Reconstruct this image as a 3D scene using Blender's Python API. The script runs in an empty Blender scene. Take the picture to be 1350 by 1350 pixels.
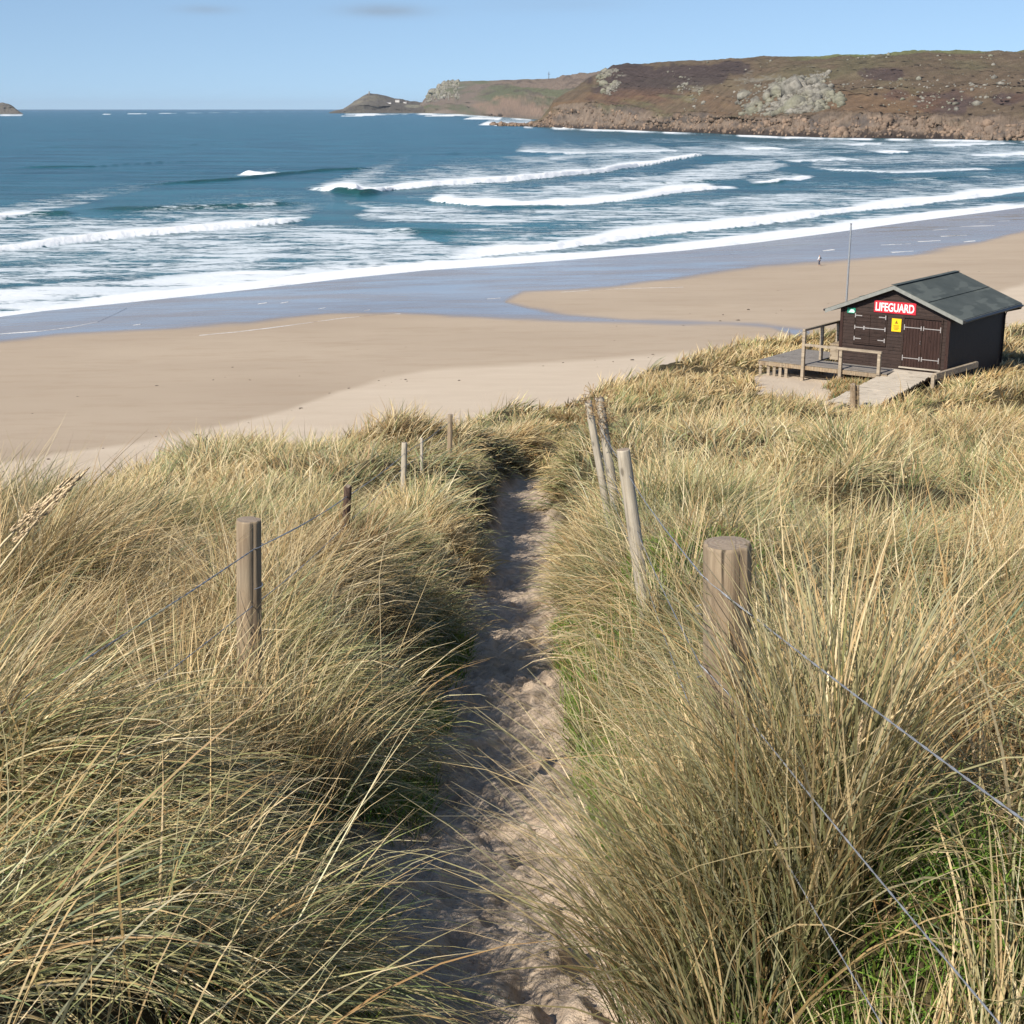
import bpy, bmesh, math, random
import numpy as np
from mathutils import Vector, Matrix

random.seed(7)
R = np.random.default_rng(11)
SC = bpy.context.scene
COL = SC.collection
PI = math.pi

# ------------------------------------------------------------------ camera
EYE = 26.0                       # height of the eye above the sea
FPX = 1950.0                     # focal length in pixels of the 1350 px photograph
PITCH = math.atan(532 / FPX)
cam = bpy.data.cameras.new('camera')
cam.lens_unit = 'FOV'
cam.angle = 2 * math.atan(675 / FPX)
cam.clip_start = 0.05
cam.clip_end = 90000
camo = bpy.data.objects.new('camera', cam)
COL.objects.link(camo)
camo.location = (0, 0, EYE)
camo.rotation_euler = (PI / 2 - PITCH, 0, 0)
SC.camera = camo

# ------------------------------------------------------------------ light
SUN_ELEV, SUN_AZ = math.radians(38), math.radians(41)   # azimuth: left of straight behind the camera
sd = Vector((-math.sin(SUN_AZ) * math.cos(SUN_ELEV), -math.cos(SUN_AZ) * math.cos(SUN_ELEV), math.sin(SUN_ELEV)))
sl = bpy.data.lights.new('sun', 'SUN')
sl.energy = 5.0
sl.angle = math.radians(0.53)
sl.color = (1.0, 0.92, 0.80)
so = bpy.data.objects.new('sun', sl)
COL.objects.link(so)
so.rotation_euler = sd.to_track_quat('Z', 'Y').to_euler()

W = bpy.data.worlds.new('World')
SC.world = W
W.use_nodes = True
nt = W.node_tree
nt.nodes.clear()
wo = nt.nodes.new('ShaderNodeOutputWorld')
bg = nt.nodes.new('ShaderNodeBackground')
sky = nt.nodes.new('ShaderNodeTexSky')
sky.sky_type = 'NISHITA'
sky.sun_disc = False
sky.sun_elevation = SUN_ELEV
sky.sun_rotation = math.atan2(sd.x, sd.y)
sky.air_density = 1.0
sky.dust_density = 0.15
sky.ozone_density = 2.5
bg.inputs[1].default_value = 0.108
# look a little above the horizon haze everywhere: clean maritime air has no white band
tc = nt.nodes.new('ShaderNodeTexCoord')
sx = nt.nodes.new('ShaderNodeSeparateXYZ')
nt.links.new(tc.outputs['Generated'], sx.inputs[0])
mz = nt.nodes.new('ShaderNodeMath'); mz.operation = 'ABSOLUTE'
nt.links.new(sx.outputs[2], mz.inputs[0])
ma = nt.nodes.new('ShaderNodeMath'); ma.operation = 'MULTIPLY_ADD'
nt.links.new(mz.outputs[0], ma.inputs[0]); ma.inputs[1].default_value = 1.0; ma.inputs[2].default_value = 0.13
cb = nt.nodes.new('ShaderNodeCombineXYZ')
nt.links.new(sx.outputs[0], cb.inputs[0]); nt.links.new(sx.outputs[1], cb.inputs[1]); nt.links.new(ma.outputs[0], cb.inputs[2])
vn = nt.nodes.new('ShaderNodeVectorMath'); vn.operation = 'NORMALIZE'
nt.links.new(cb.outputs[0], vn.inputs[0])
nt.links.new(vn.outputs[0], sky.inputs[0])
# two faint grey wisps of cloud hanging in the sky
def _m(op, a, b=None, c=None):
    x = nt.nodes.new('ShaderNodeMath'); x.operation = op
    for i, v in enumerate((a, b, c)):
        if v is None: continue
        if isinstance(v, (int, float)): x.inputs[i].default_value = v
        else: nt.links.new(v, x.inputs[i])
    return x.outputs[0]
wn = nt.nodes.new('ShaderNodeTexNoise'); wn.inputs['Scale'].default_value = 14.0; wn.inputs['Detail'].default_value = 7; wn.inputs['Roughness'].default_value = 0.65
wm = nt.nodes.new('ShaderNodeMapping'); wm.inputs['Scale'].default_value = (1, 1, 4.5)
nt.links.new(tc.outputs['Generated'], wm.inputs[0]); nt.links.new(wm.outputs[0], wn.inputs['Vector'])
tot = None
for cx_, cz_, ax_, az_, st_ in ((-0.193, 0.0600, 0.017, 0.0026, 1.0), (-0.082, 0.0605, 0.027, 0.0040, 1.2), (0.03, 0.064, 0.05, 0.005, 0.3)):
    e = _m('ADD', _m('POWER', _m('DIVIDE', _m('SUBTRACT', sx.outputs[0], cx_), ax_), 2), _m('POWER', _m('DIVIDE', _m('SUBTRACT', sx.outputs[2], cz_), az_), 2))
    e = _m('MULTIPLY', _m('EXPONENT', _m('MULTIPLY', e, -1)), st_)
    tot = e if tot is None else _m('ADD', tot, e)
front = _m('GREATER_THAN', sx.outputs[1], 0)
cmask = _m('MULTIPLY', _m('MULTIPLY', tot, front), _m('MULTIPLY', wn.outputs[0], 1.1))
wx = nt.nodes.new('ShaderNodeMix'); wx.data_type = 'RGBA'
nt.links.new(cmask, wx.inputs['Factor']); nt.links.new(sky.outputs[0], wx.inputs['A'])
wx.inputs['B'].default_value = (2.3, 3.0, 3.9, 1)
nt.links.new(wx.outputs['Result'], bg.inputs[0])
nt.links.new(bg.outputs[0], wo.inputs[0])

SC.view_settings.view_transform = 'Standard'
SC.view_settings.look = 'None'
SC.view_settings.gamma = 1
SC.view_settings.exposure = 0.38
SC.cycles.max_bounces = 6
SC.cycles.transparent_max_bounces = 4
SC.cycles.use_denoising = True
SC.cycles.denoiser = 'OPENIMAGEDENOISE'
SC.cycles.denoising_input_passes = 'RGB_ALBEDO_NORMAL'

# ------------------------------------------------------------------ numeric helpers
CP, SP = math.cos(PITCH), math.sin(PITCH)

def ray(px, py):
    r = (np.asarray(px, float) - 675) / FPX
    u = (675 - np.asarray(py, float)) / FPX
    return r, CP + u * SP, -SP + u * CP

def on_plane(px, py, z=0.0):
    dx, dy, dz = ray(px, py)
    t = (z - EYE) / dz
    return dx * t, dy * t

def at_y(px, py, y):
    dx, dy, dz = ray(px, py)
    t = y / dy
    return Vector((float(dx * t), float(y), float(EYE + dz * t)))

def to_px(x, y, z=0.0):
    zz = z - EYE
    d = y * CP - zz * SP
    u = y * SP + zz * CP
    d = np.where(d < 0.1, 0.1, d)
    return 675 + FPX * x / d, 675 - FPX * u / d

TAB = np.random.default_rng(3).random((256, 256))

def vn2(x, y, seed=0):
    x = np.asarray(x, float) + seed * 17.31; y = np.asarray(y, float) + seed * 9.77
    xi = np.floor(x).astype(int); yi = np.floor(y).astype(int)
    fx = x - xi; fy = y - yi
    fx = fx * fx * fx * (fx * (fx * 6 - 15) + 10); fy = fy * fy * fy * (fy * (fy * 6 - 15) + 10)
    a = TAB[xi & 255, yi & 255]; b = TAB[(xi + 1) & 255, yi & 255]
    c = TAB[xi & 255, (yi + 1) & 255]; d = TAB[(xi + 1) & 255, (yi + 1) & 255]
    return (a + (b - a) * fx) * (1 - fy) + (c + (d - c) * fx) * fy

def fbm(x, y, oct=4, seed=0, gain=0.5):
    s = 0; a = 1; t = 0; k = 1.0
    for i in range(oct):
        s = s + a * (vn2(x * k, y * k, seed + i * 3) - 0.5); t += a; a *= gain; k *= 2.03
    return s / t * 2      # about -1 .. 1

def sst(a, b, x):
    t = np.clip((x - a) / (b - a), 0, 1)
    return t * t * (3 - 2 * t)

def in_poly(px, py, poly):
    ins = np.zeros(np.shape(px), bool)
    n = len(poly)
    for i in range(n):
        x1, y1 = poly[i]; x2, y2 = poly[(i + 1) % n]
        c = ((y1 > py) != (y2 > py)) & (px < (x2 - x1) * (py - y1) / ((y2 - y1) or 1e-9) + x1)
        ins ^= c
    return ins

def seg_dist(px, py, poly, closed=False):
    d = np.full(np.shape(px), 1e9)
    n = len(poly)
    for i in range(n if closed else n - 1):
        x1, y1 = poly[i]; x2, y2 = poly[(i + 1) % n]
        dx, dy = x2 - x1, y2 - y1
        t = np.clip(((px - x1) * dx + (py - y1) * dy) / (dx * dx + dy * dy + 1e-9), 0, 1)
        d = np.minimum(d, np.hypot(px - x1 - t * dx, py - y1 - t * dy))
    return d

# ------------------------------------------------------------------ object helpers
def tag(o, label=None, cat=None, group=None, kind=None):
    if label: o['label'] = label
    if cat: o['category'] = cat
    if group: o['group'] = group
    if kind: o['kind'] = kind
    return o

def link(name, me, m=None, parent=None):
    o = bpy.data.objects.new(name, me)
    COL.objects.link(o)
    if m: me.materials.append(m)
    if parent: o.parent = parent
    return o

def quick_mesh(name, V, F, smooth=False):
    """V (n,3); F (m,k) all faces same size"""
    V = np.asarray(V, np.float32); F = np.asarray(F, np.int32)
    me = bpy.data.meshes.new(name)
    me.vertices.add(len(V)); me.vertices.foreach_set('co', V.ravel())
    k = F.shape[1]
    me.loops.add(F.size); me.loops.foreach_set('vertex_index', F.ravel())
    me.polygons.add(len(F))
    me.polygons.foreach_set('loop_start', np.arange(0, F.size, k, dtype=np.int32))
    me.polygons.foreach_set('loop_total', np.full(len(F), k, np.int32))
    me.update(calc_edges=True)
    if smooth:
        me.polygons.foreach_set('use_smooth', np.ones(len(F), bool))
    return me

def vcol(me, name, C4):
    a = me.color_attributes.new(name, 'FLOAT_COLOR', 'POINT')
    a.data.foreach_set('color', np.asarray(C4, np.float32).ravel())

def grid_faces(nr, nc):
    i = np.arange(nr - 1)[:, None] * nc + np.arange(nc - 1)[None, :]
    i = i.ravel()
    return np.stack([i, i + 1, i + nc + 1, i + nc], 1)

def empty(name, loc, rotz=0.0):
    o = bpy.data.objects.new(name, None)
    COL.objects.link(o)
    o.location = loc; o.rotation_euler = (0, 0, rotz)
    o.empty_display_size = 0.2
    return o

class MB:
    def __init__(s): s.bm = bmesh.new()
    def box(s, c, size, rz=0.0, mat=None, bev=0.0):
        M = Matrix.Translation(Vector(c)) @ (mat or Matrix.Rotation(rz, 4, 'Z'))
        vs = [s.bm.verts.new(M @ Vector((x * size[0] / 2, y * size[1] / 2, z * size[2] / 2)))
              for x in (-1, 1) for y in (-1, 1) for z in (-1, 1)]
        fs = []
        for f in ((0, 1, 3, 2), (4, 6, 7, 5), (0, 4, 5, 1), (2, 3, 7, 6), (0, 2, 6, 4), (1, 5, 7, 3)):
            fs.append(s.bm.faces.new([vs[i] for i in f]))
        if bev:
            es = list({e for f in fs for e in f.edges})
            bmesh.ops.bevel(s.bm, geom=es, offset=bev, segments=1, affect='EDGES')
    def poly(s, pts, ext):
        a = [s.bm.verts.new(Vector(p)) for p in pts]
        b = [s.bm.verts.new(Vector(p) + Vector(ext)) for p in pts]
        n = len(a)
        s.bm.faces.new(a); s.bm.faces.new(b[::-1])
        for i in range(n):
            s.bm.faces.new([a[i], b[i], b[(i + 1) % n], a[(i + 1) % n]])
    def tube(s, pts, r, n=8, cap=True):
        pts = [Vector(p) for p in pts]; rings = []
        for i, p in enumerate(pts):
            t = (pts[min(i + 1, len(pts) - 1)] - pts[max(i - 1, 0)]).normalized()
            up = Vector((0, 0, 1)) if abs(t.z) < 0.95 else Vector((0, 1, 0))
            a = t.cross(up).normalized(); b = t.cross(a)
            rr = r[i] if isinstance(r, (list, tuple)) else r
            rings.append([s.bm.verts.new(p + a * rr * math.cos(2 * PI * k / n) + b * rr * math.sin(2 * PI * k / n)) for k in range(n)])
        for i in range(len(rings) - 1):
            for k in range(n):
                s.bm.faces.new([rings[i][k], rings[i][(k + 1) % n], rings[i + 1][(k + 1) % n], rings[i + 1][k]])
        if cap:
            s.bm.faces.new(rings[0][::-1]); s.bm.faces.new(rings[-1])
    def build(s, name, m=None, parent=None, smooth=False):
        bmesh.ops.recalc_face_normals(s.bm, faces=s.bm.faces[:])
        me = bpy.data.meshes.new(name)
        s.bm.to_mesh(me); s.bm.free()
        if smooth:
            me.polygons.foreach_set('use_smooth', np.ones(len(me.polygons), bool))
        return link(name, me, m, parent)

# ------------------------------------------------------------------ materials
class NB:
    def __init__(s, name):
        s.m = bpy.data.materials.new(name); s.m.use_nodes = True
        s.t = s.m.node_tree; s.t.nodes.clear()
        s.out = s.t.nodes.new('ShaderNodeOutputMaterial')
        s.p = s.t.nodes.new('ShaderNodeBsdfPrincipled')
        s.t.links.new(s.p.outputs[0], s.out.inputs[0])
    def L(s, a, b): s.t.links.new(a, b)
    def n(s, k): return s.t.nodes.new('ShaderNode' + k)
    def set(s, inp, v):
        if hasattr(v, 'links') or isinstance(v, bpy.types.NodeSocket): s.L(v, inp)
        elif isinstance(v, (tuple, list)) and len(v) == 3 and inp.type == 'RGBA': inp.default_value = (*v, 1)
        else: inp.default_value = v
    def coord(s, kind='Object', scale=(1, 1, 1), loc=(0, 0, 0)):
        c = s.n('TexCoord'); mp = s.n('Mapping')
        mp.inputs['Scale'].default_value = scale; mp.inputs['Location'].default_value = loc
        s.L(c.outputs[kind], mp.inputs[0]); return mp.outputs[0]
    def noise(s, vec, scale=1.0, detail=4, rough=0.55, dist=0.0):
        x = s.n('TexNoise'); s.L(vec, x.inputs['Vector'])
        x.inputs['Scale'].default_value = scale; x.inputs['Detail'].default_value = detail
        x.inputs['Roughness'].default_value = rough; x.inputs['Distortion'].default_value = dist
        return x.outputs[0]
    def voro(s, vec, scale, feature='F1'):
        x = s.n('TexVoronoi'); x.feature = feature; s.L(vec, x.inputs['Vector']); x.inputs['Scale'].default_value = scale
        return x.outputs['Distance']
    def rng(s, v, a, b, c=0.0, d=1.0):
        x = s.n('MapRange'); s.set(x.inputs[0], v)
        for i, k in enumerate((a, b, c, d)): s.set(x.inputs[i + 1], k)
        return x.outputs[0]
    def mix(s, f, a, b, blend='MIX'):
        x = s.n('Mix'); x.data_type = 'RGBA'; x.blend_type = blend
        s.set(x.inputs['Factor'], f); s.set(x.inputs['A'], a); s.set(x.inputs['B'], b)
        return x.outputs['Result']
    def math(s, op, a, b=0.0, c=None):
        x = s.n('Math'); x.operation = op; s.set(x.inputs[0], a); s.set(x.inputs[1], b)
        if c is not None: s.set(x.inputs[2], c)
        return x.outputs[0]
    def attr(s, name):
        x = s.n('Attribute'); x.attribute_name = name
        sp = s.n('SeparateColor'); s.L(x.outputs['Color'], sp.inputs[0])
        return x.outputs['Color'], sp.outputs[0], sp.outputs[1], sp.outputs[2]
    def bump(s, h, strength=0.5, dist=0.02, normal=None):
        x = s.n('Bump'); s.set(x.inputs['Strength'], strength); s.set(x.inputs['Distance'], dist); s.L(h, x.inputs['Height'])
        if normal is not None: s.L(normal, x.inputs['Normal'])
        return x.outputs[0]
    def fin(s, color=None, rough=0.7, normal=None, spec=0.3, metal=0.0):
        if color is not None: s.set(s.p.inputs['Base Color'], color)
        s.set(s.p.inputs['Roughness'], rough); s.p.inputs['Specular IOR Level'].default_value = spec
        s.p.inputs['Metallic'].default_value = metal
        if normal is not None: s.L(normal, s.p.inputs['Normal'])
        return s.m

def mat_plain(name, col, rough=0.6, var=0.15, scale=6.0, metal=0.0, bump=0.2, bdist=0.003):
    b = NB(name); v = b.coord()
    n = b.noise(v, scale, 5)
    c = b.mix(b.rng(n, 0.3, 0.7), tuple(x * (1 - var) for x in col), tuple(min(1, x * (1 + var)) for x in col))
    return b.fin(c, rough, b.bump(b.noise(v, scale * 8, 3), bump, bdist), metal=metal)

def mat_wood(name, dark, light, axis=2, scale=1.0, rough=0.85, grey=None, knots=True):
    b = NB(name)
    sc = [30 * scale] * 3; sc[axis] = 1.6 * scale
    v = b.coord(scale=tuple(sc)); v2 = b.coord(scale=(3 * scale,) * 3)
    g = b.noise(v, 1.0, 6, 0.6, 0.6)
    lo = b.noise(v2, 1.0, 3)
    c = b.mix(b.rng(g, 0.32, 0.68), dark, light)
    c = b.mix(b.rng(lo, 0.35, 0.7, 0, 0.55), c, grey or tuple(x * 0.62 for x in light))
    crack = b.rng(b.noise(b.coord(scale=tuple(k * (1.0 if k < 10 * scale else 0.9) for k in sc), loc=(3, 5, 1)), 1.0, 3, 0.5, 0.3), 0.30, 0.37, 0.22, 1.0)
    if knots:
        kn = b.voro(b.coord(scale=(9 * scale, 9 * scale, 4 * scale)), 1.0)
        c = b.mix(b.rng(kn, 0.10, 0.20, 0.8, 0.0), c, tuple(x * 0.45 for x in dark))
        st = b.noise(b.coord(scale=(7 * scale, 7 * scale, 2.2 * scale)), 1, 5, 0.7)
        c = b.mix(b.rng(st, 0.52, 0.68, 0, 0.55), c, tuple(x * 0.75 for x in dark))
    c = b.mix(1.0, c, crack, 'MULTIPLY')
    return b.fin(c, rough, b.bump(g, 0.7, 0.006), spec=0.2)

# ground: dry sand, wet sand, thatch under the grass
def mat_ground():
    b = NB('sand_and_dune_ground')
    _, wet, upper, dune = b.attr('mask')
    _, path, _g, _b = b.attr('mask2')
    v = b.coord()
    big = b.noise(b.coord(scale=(0.02, 0.045, 0.02)), 1, 5, 0.6)
    mid = b.noise(b.coord(scale=(0.15, 0.5, 0.3)), 1, 6, 0.65)
    fine = b.noise(v, 90, 4, 0.7)
    low = b.mix(b.rng(big, 0.35, 0.65), (0.40, 0.318, 0.235), (0.455, 0.367, 0.273))
    low = b.mix(b.rng(mid, 0.50, 0.72, 0, 0.55), low, (0.36, 0.275, 0.195))
    up = b.mix(b.rng(mid, 0.3, 0.7), (0.53, 0.435, 0.33), (0.585, 0.49, 0.378))
    sand = b.mix(upper, low, up)
    sand = b.mix(b.rng(fine, 0.4, 0.9, 0, 0.3), sand, (0.27, 0.20, 0.14))
    # path sand: a little greyer, with bits of litter
    pn = b.noise(v, 7, 5, 0.65)
    psand = b.mix(b.rng(pn, 0.35, 0.65), (0.40, 0.312, 0.232), (0.60, 0.485, 0.37))
    lit = b.noise(b.coord(scale=(60, 160, 60)), 1, 2)
    psand = b.mix(b.rng(lit, 0.60, 0.70, 0, 0.7), psand, (0.13, 0.09, 0.055))
    sand = b.mix(path, sand, psand)
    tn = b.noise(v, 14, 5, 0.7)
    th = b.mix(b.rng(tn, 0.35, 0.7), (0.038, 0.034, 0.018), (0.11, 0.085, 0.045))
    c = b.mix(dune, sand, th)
    wetc = b.mix(b.rng(big, 0.3, 0.7), (0.23, 0.20, 0.185), (0.30, 0.262, 0.235))
    c = b.mix(wet, c, wetc)
    wr = b.rng(b.noise(b.coord(scale=(0.05, 0.12, 1)), 1, 5, 0.6), 0.35, 0.65, 0.10, 0.3)
    rough = b.math('ADD', b.math('MULTIPLY', b.math('SUBTRACT', 1.0, wet), 0.95), b.math('MULTIPLY', wet, wr))
    rough = b.math('MINIMUM', rough, 0.95)
    dry = b.math('SUBTRACT', 1.0, wet)
    bn = b.bump(b.math('ADD', b.noise(v, 12, 6, 0.7), b.math('MULTIPLY', fine, 0.15)), b.math('MULTIPLY', dry, 0.85), 0.05)
    b.fin(c, rough, bn, spec=0.5)
    b.p.inputs['IOR'].default_value = 1.38
    b.set(b.p.inputs['Specular IOR Level'], b.math('ADD', 0.1, b.math('MULTIPLY', wet, 0.55)))
    return b.m

def mat_sea():
    b = NB('sea_water')
    _, foam, deep, green = b.attr('mask')
    v = b.coord()
    n1 = b.noise(b.coord(scale=(0.02, 0.05, 1)), 1, 8, 0.62)
    n2 = b.noise(b.coord(scale=(0.09, 0.21, 1)), 1, 9, 0.70, 0.8)
    n3 = b.noise(b.coord(scale=(0.6, 1.0, 1)), 1, 6, 0.7, 0.3)
    # water body
    c = b.mix(b.rng(n1, 0.38, 0.62), (0.008, 0.074, 0.108), (0.015, 0.116, 0.152))
    c = b.mix(b.math('MULTIPLY', deep, 1.0), b.mix(0.7, c, (0.035, 0.165, 0.200)), c)
    c = b.mix(green, c, (0.010, 0.085, 0.070))
    n4 = b.noise(b.coord(scale=(0.012, 0.05, 1)), 1, 8, 0.7, 0.6)
    c = b.mix(1.0, c, b.rng(n4, 0.35, 0.65, 0.66, 1.3), 'MULTIPLY')
    # foam
    f = b.math('ADD', foam, b.math('MULTIPLY', b.math('SUBTRACT', n2, 0.5), 2.5))
    f = b.math('ADD', f, b.math('MULTIPLY', b.math('SUBTRACT', n3, 0.5), 1.4))
    fm = b.rng(f, 0.10, 0.46)
    fm = b.math('MULTIPLY', fm, b.rng(foam, 0.02, 0.12))
    fc = b.mix(b.rng(foam, 0.4, 0.9), (0.58, 0.64, 0.67), (0.80, 0.815, 0.82))
    c2 = b.mix(fm, c, fc)
    rough = b.math('ADD', 0.22, b.math('MULTIPLY', fm, 0.6))
    h = b.math('ADD', b.noise(b.coord(scale=(0.14, 0.42, 1)), 1, 8, 0.66), b.math('MULTIPLY', n3, 0.25))
    bn = b.bump(h, b.math('SUBTRACT', 1.0, b.math('MULTIPLY', fm, 0.85)), 2.6)
    bn = b.bump(b.math('MULTIPLY', fm, n3), 0.5, 0.5, bn)
    b.fin(c2, rough, bn, spec=0.5)
    b.p.inputs['IOR'].default_value = 1.33
    return b.m

def mat_vcol(name, rough=0.9, bumpscale=0.4, bdist=1.0, nscale=0.15, var=0.45, strength=0.8):
    b = NB(name)
    c, _, _, _ = b.attr('col')
    v = b.coord()
    n = b.noise(v, nscale, 7, 0.7)
    f = b.rng(n, 0.3, 0.7, 1 - var, 1 + var)
    cc = b.mix(1.0, c, f, 'MULTIPLY')
    return b.fin(cc, rough, b.bump(b.noise(v, bumpscale, 6, 0.7), strength, bdist), spec=0.15)

def mat_grass():
    b = NB('marram_grass')
    c, _, _, _ = b.attr('col')
    b.fin(c, 0.5, spec=0.32)
    tr = b.n('BsdfTranslucent'); b.L(c, tr.inputs[0])
    mx = b.n('MixShader'); mx.inputs[0].default_value = 0.28
    b.L(b.p.outputs[0], mx.inputs[1]); b.L(tr.outputs[0], mx.inputs[2]); b.L(mx.outputs[0], b.out.inputs[0])
    return b.m

# ------------------------------------------------------------------ the dune profile (drop below the eye)
DP = np.array([(-12, -0.3), (-6, 0.6), (-2, 1.30), (0, 1.65), (4, 2.73), (6.5, 3.40), (11, 4.42), (17, 5.83), (25, 7.20), (32, 8.15), (45, 9.55), (54, 10.6), (64, 10.75), (90, 12.5), (200, 20)])
XC = np.array([(-10, 0.0), (0, 0.02), (4, -0.02), (6.5, -0.05), (11, -0.03), (17, 0.05), (25, 0.22), (30, 0.24), (33, 0.6), (36, 1.6)])
BK = np.array([(-5, 0.35), (3, 0.45), (7, 0.52), (14, 1.0), (25, 1.0), (32, 0.85), (40, 0.0)])
BROW = np.array([(-200, 10), (-60, 22), (-20, 26.5), (-10, 29), (-5, 36), (0, 48), (5, 60), (8, 67), (14, 74), (25, 78), (50, 66), (90, 50), (200, 30)])
SEAPX = [(-900, 560), (-500, 492), (-200, 447), (0, 417), (60, 409), (170, 398), (340, 380), (460, 366), (560, 356), (700, 346), (800, 338), (900, 330), (1000, 319), (1100, 306), (1200, 292), (1350, 273), (1600, 248), (2200, 225)]
_sx, _sy = on_plane([p[0] for p in SEAPX], [p[1] for p in SEAPX], 0.0)

# smooth the piecewise profile
_yy = np.linspace(-12, 200, 4000)
_dd = np.interp(_yy, DP[:, 0], DP[:, 1])
_k = np.hanning(61); _k /= _k.sum()
_dds = np.convolve(np.pad(_dd, 30, mode='edge'), _k, mode='valid')

def drop(y): return np.interp(y, _yy, _dds)
def pathx(y): return np.interp(y, XC[:, 0], XC[:, 1])

HYAW = 0.651
HX, HY, HZ = 17.079, 57.606, 16.0

def terrain(x, y):
    """returns z, path mask, dune mask, depth past the brow"""
    x = np.asarray(x, float); y = np.asarray(y, float)
    d = drop(y)
    xc = pathx(y)
    hw = 0.36 + 0.06 * fbm(y * 0.9, y * 0 + 3, 2, 5)
    off = np.abs(x - xc)
    sb = sst(hw - 0.02, hw + 0.95, off + 0.08 * fbm(x * 2, y * 2, 2, 9))
    pathf = (1 - sst(hw + 0.02, hw + 0.34, off + 0.08 * fbm(x * 3, y * 3, 3, 19))) * (1 - sst(32, 35, y))
    z = EYE - d + np.interp(y, BK[:, 0], BK[:, 1]) * sb
    # hummocks
    hum = 0.40 * fbm(x * 0.36, y * 0.36, 3, 2) + 0.55 * fbm(x * 0.10, y * 0.10, 2, 7) * sst(6, 25, y)
    hum = hum + 0.34 * fbm(x * 0.62 + 5, y * 0.45, 2, 14) * sst(0.8, 2.5, np.abs(x - xc)) * sst(6, 10, y)
    hum = hum + 0.14 * fbm(x * 1.1, y * 1.1, 2, 12)
    near_hut = 1 - sst(7, 12, np.hypot(x - 14.5, y - 58))
    z = z + hum * sst(0.3, 1.6, off) * (1 - 0.85 * near_hut)
    # steps and footprints in the path
    z = z + pathf * (0.05 * np.sin(y * 1.9 + 0.6) * sst(7, 12, y) + (0.15 * fbm(x * 4.2, y * 2.8, 5, 31, 0.62) - 0.05 * sst(0.15, 0.45, fbm(x * 6.5, y * 3.6, 2, 37))) * (1 - 0.6 * sst(12, 25, y)))
    # knoll to the right of the hut
    z = z + 1.15 * np.exp(-(((x - 19.5) / 4.2) ** 2 + ((y - 49) / 6.5) ** 2)) + 0.9 * sst(22, 40, x) * sst(30, 50, y)
    z = z + 0.6 * sst(2, 12, np.abs(x)) * (1 - sst(5, 25, y))
    z = z - 1.05 * sst(2.0, 9.5, -x) * sst(10, 22, y)
    z = z - 0.30 * sst(0.6, 1.6, -x) * sst(12, 17, y) * (1 - sst(3.5, 7, -x))
    z = z + 0.26 * sst(0.45, 1.0, x - xc) * sst(1.8, 3.0, y) * (1 - sst(10, 14, y)) * (1 - 0.6 * sst(2, 4, x))
    # mounds of grass by the thick post, two on the left brow, a hollow of sand before the hut
    z = z + 0.62 * np.exp(-(((x - 0.62) / 0.38) ** 2 + ((y - 3.08) / 0.38) ** 2)) + 0.30 * np.exp(-(((x + 3.4) / 1.3) ** 2 + ((y - 33) / 2.2) ** 2)) + 0.35 * np.exp(-(((x + 6.5) / 1.6) ** 2 + ((y - 30) / 2.2) ** 2))
    z = z - 0.40 * np.exp(-(((x - 12.6) / 3.0) ** 2 + ((y - 54.5) / 3.2) ** 2))
    # beyond the brow: down to the beach
    br = np.interp(x, BROW[:, 0], BROW[:, 1]) + 1.6 * fbm(x * 0.12, x * 0 + 1.5, 3, 4)
    past = y - br
    zf = z - np.where(past > 0, 0.62 * past * sst(0, 4, past), 0)
    ys = np.interp(x, _sx, _sy)
    ds = ys - y
    zb = np.where(ds > 0, 3.6 * (1 - np.exp(-ds / 125.0)), 0.022 * ds) + 0.02 * fbm(x * 0.05, y * 0.08, 3, 40) * sst(0, 30, ds)
    dune = zf > zb
    k = 0.8
    # smooth maximum
    m = np.maximum(zf, zb); h = np.exp(-np.abs(zf - zb) / k) * k * 0.5
    zz = m + np.where(y > 12, h, 0) * sst(-6, 0, past)
    return zz, pathf, sst(-0.1, 0.9, zf - zb), past

def gz(x, y): return float(terrain(np.array([x]), np.array([y]))[0][0])

# wet sand outline and other beach shapes, world-locked through the flat beach
WET = [(-400, 480), (-200, 470), (0, 450), (60, 444), (160, 438), (250, 433), (330, 427), (430, 414), (520, 412), (640, 418), (760, 424), (860, 427), (960, 427), (1015, 431), (1050, 444), (1078, 446), (1066, 432), (1000, 424.5), (900, 421.5), (820, 419), (750, 413), (700, 405), (668, 396), (690, 388), (800, 379), (900, 367), (1000, 354), (1100, 347), (1200, 337), (1290, 323), (1350, 306), (1500, 290), (1700, 275), (1700, 200), (-400, 200)]
UPPER = [(-900, 900), (-400, 700), (0, 612), (90, 597), (170, 586), (300, 561), (380, 540), (440, 518), (500, 501), (560, 490), (640, 483), (740, 476), (850, 468), (1000, 455), (1200, 420), (1350, 375), (1700, 330), (1700, 1400), (-900, 1400)]
HUTSAND = [on_plane(a, b, 15.45) for a, b in [(1000, 516), (988, 494), (1058, 470), (1105, 488), (1155, 488), (1162, 552), (1112, 556), (1075, 545), (1045, 528)]]
HUTSAND = [(float(a), float(b)) for a, b in HUTSAND]

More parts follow.
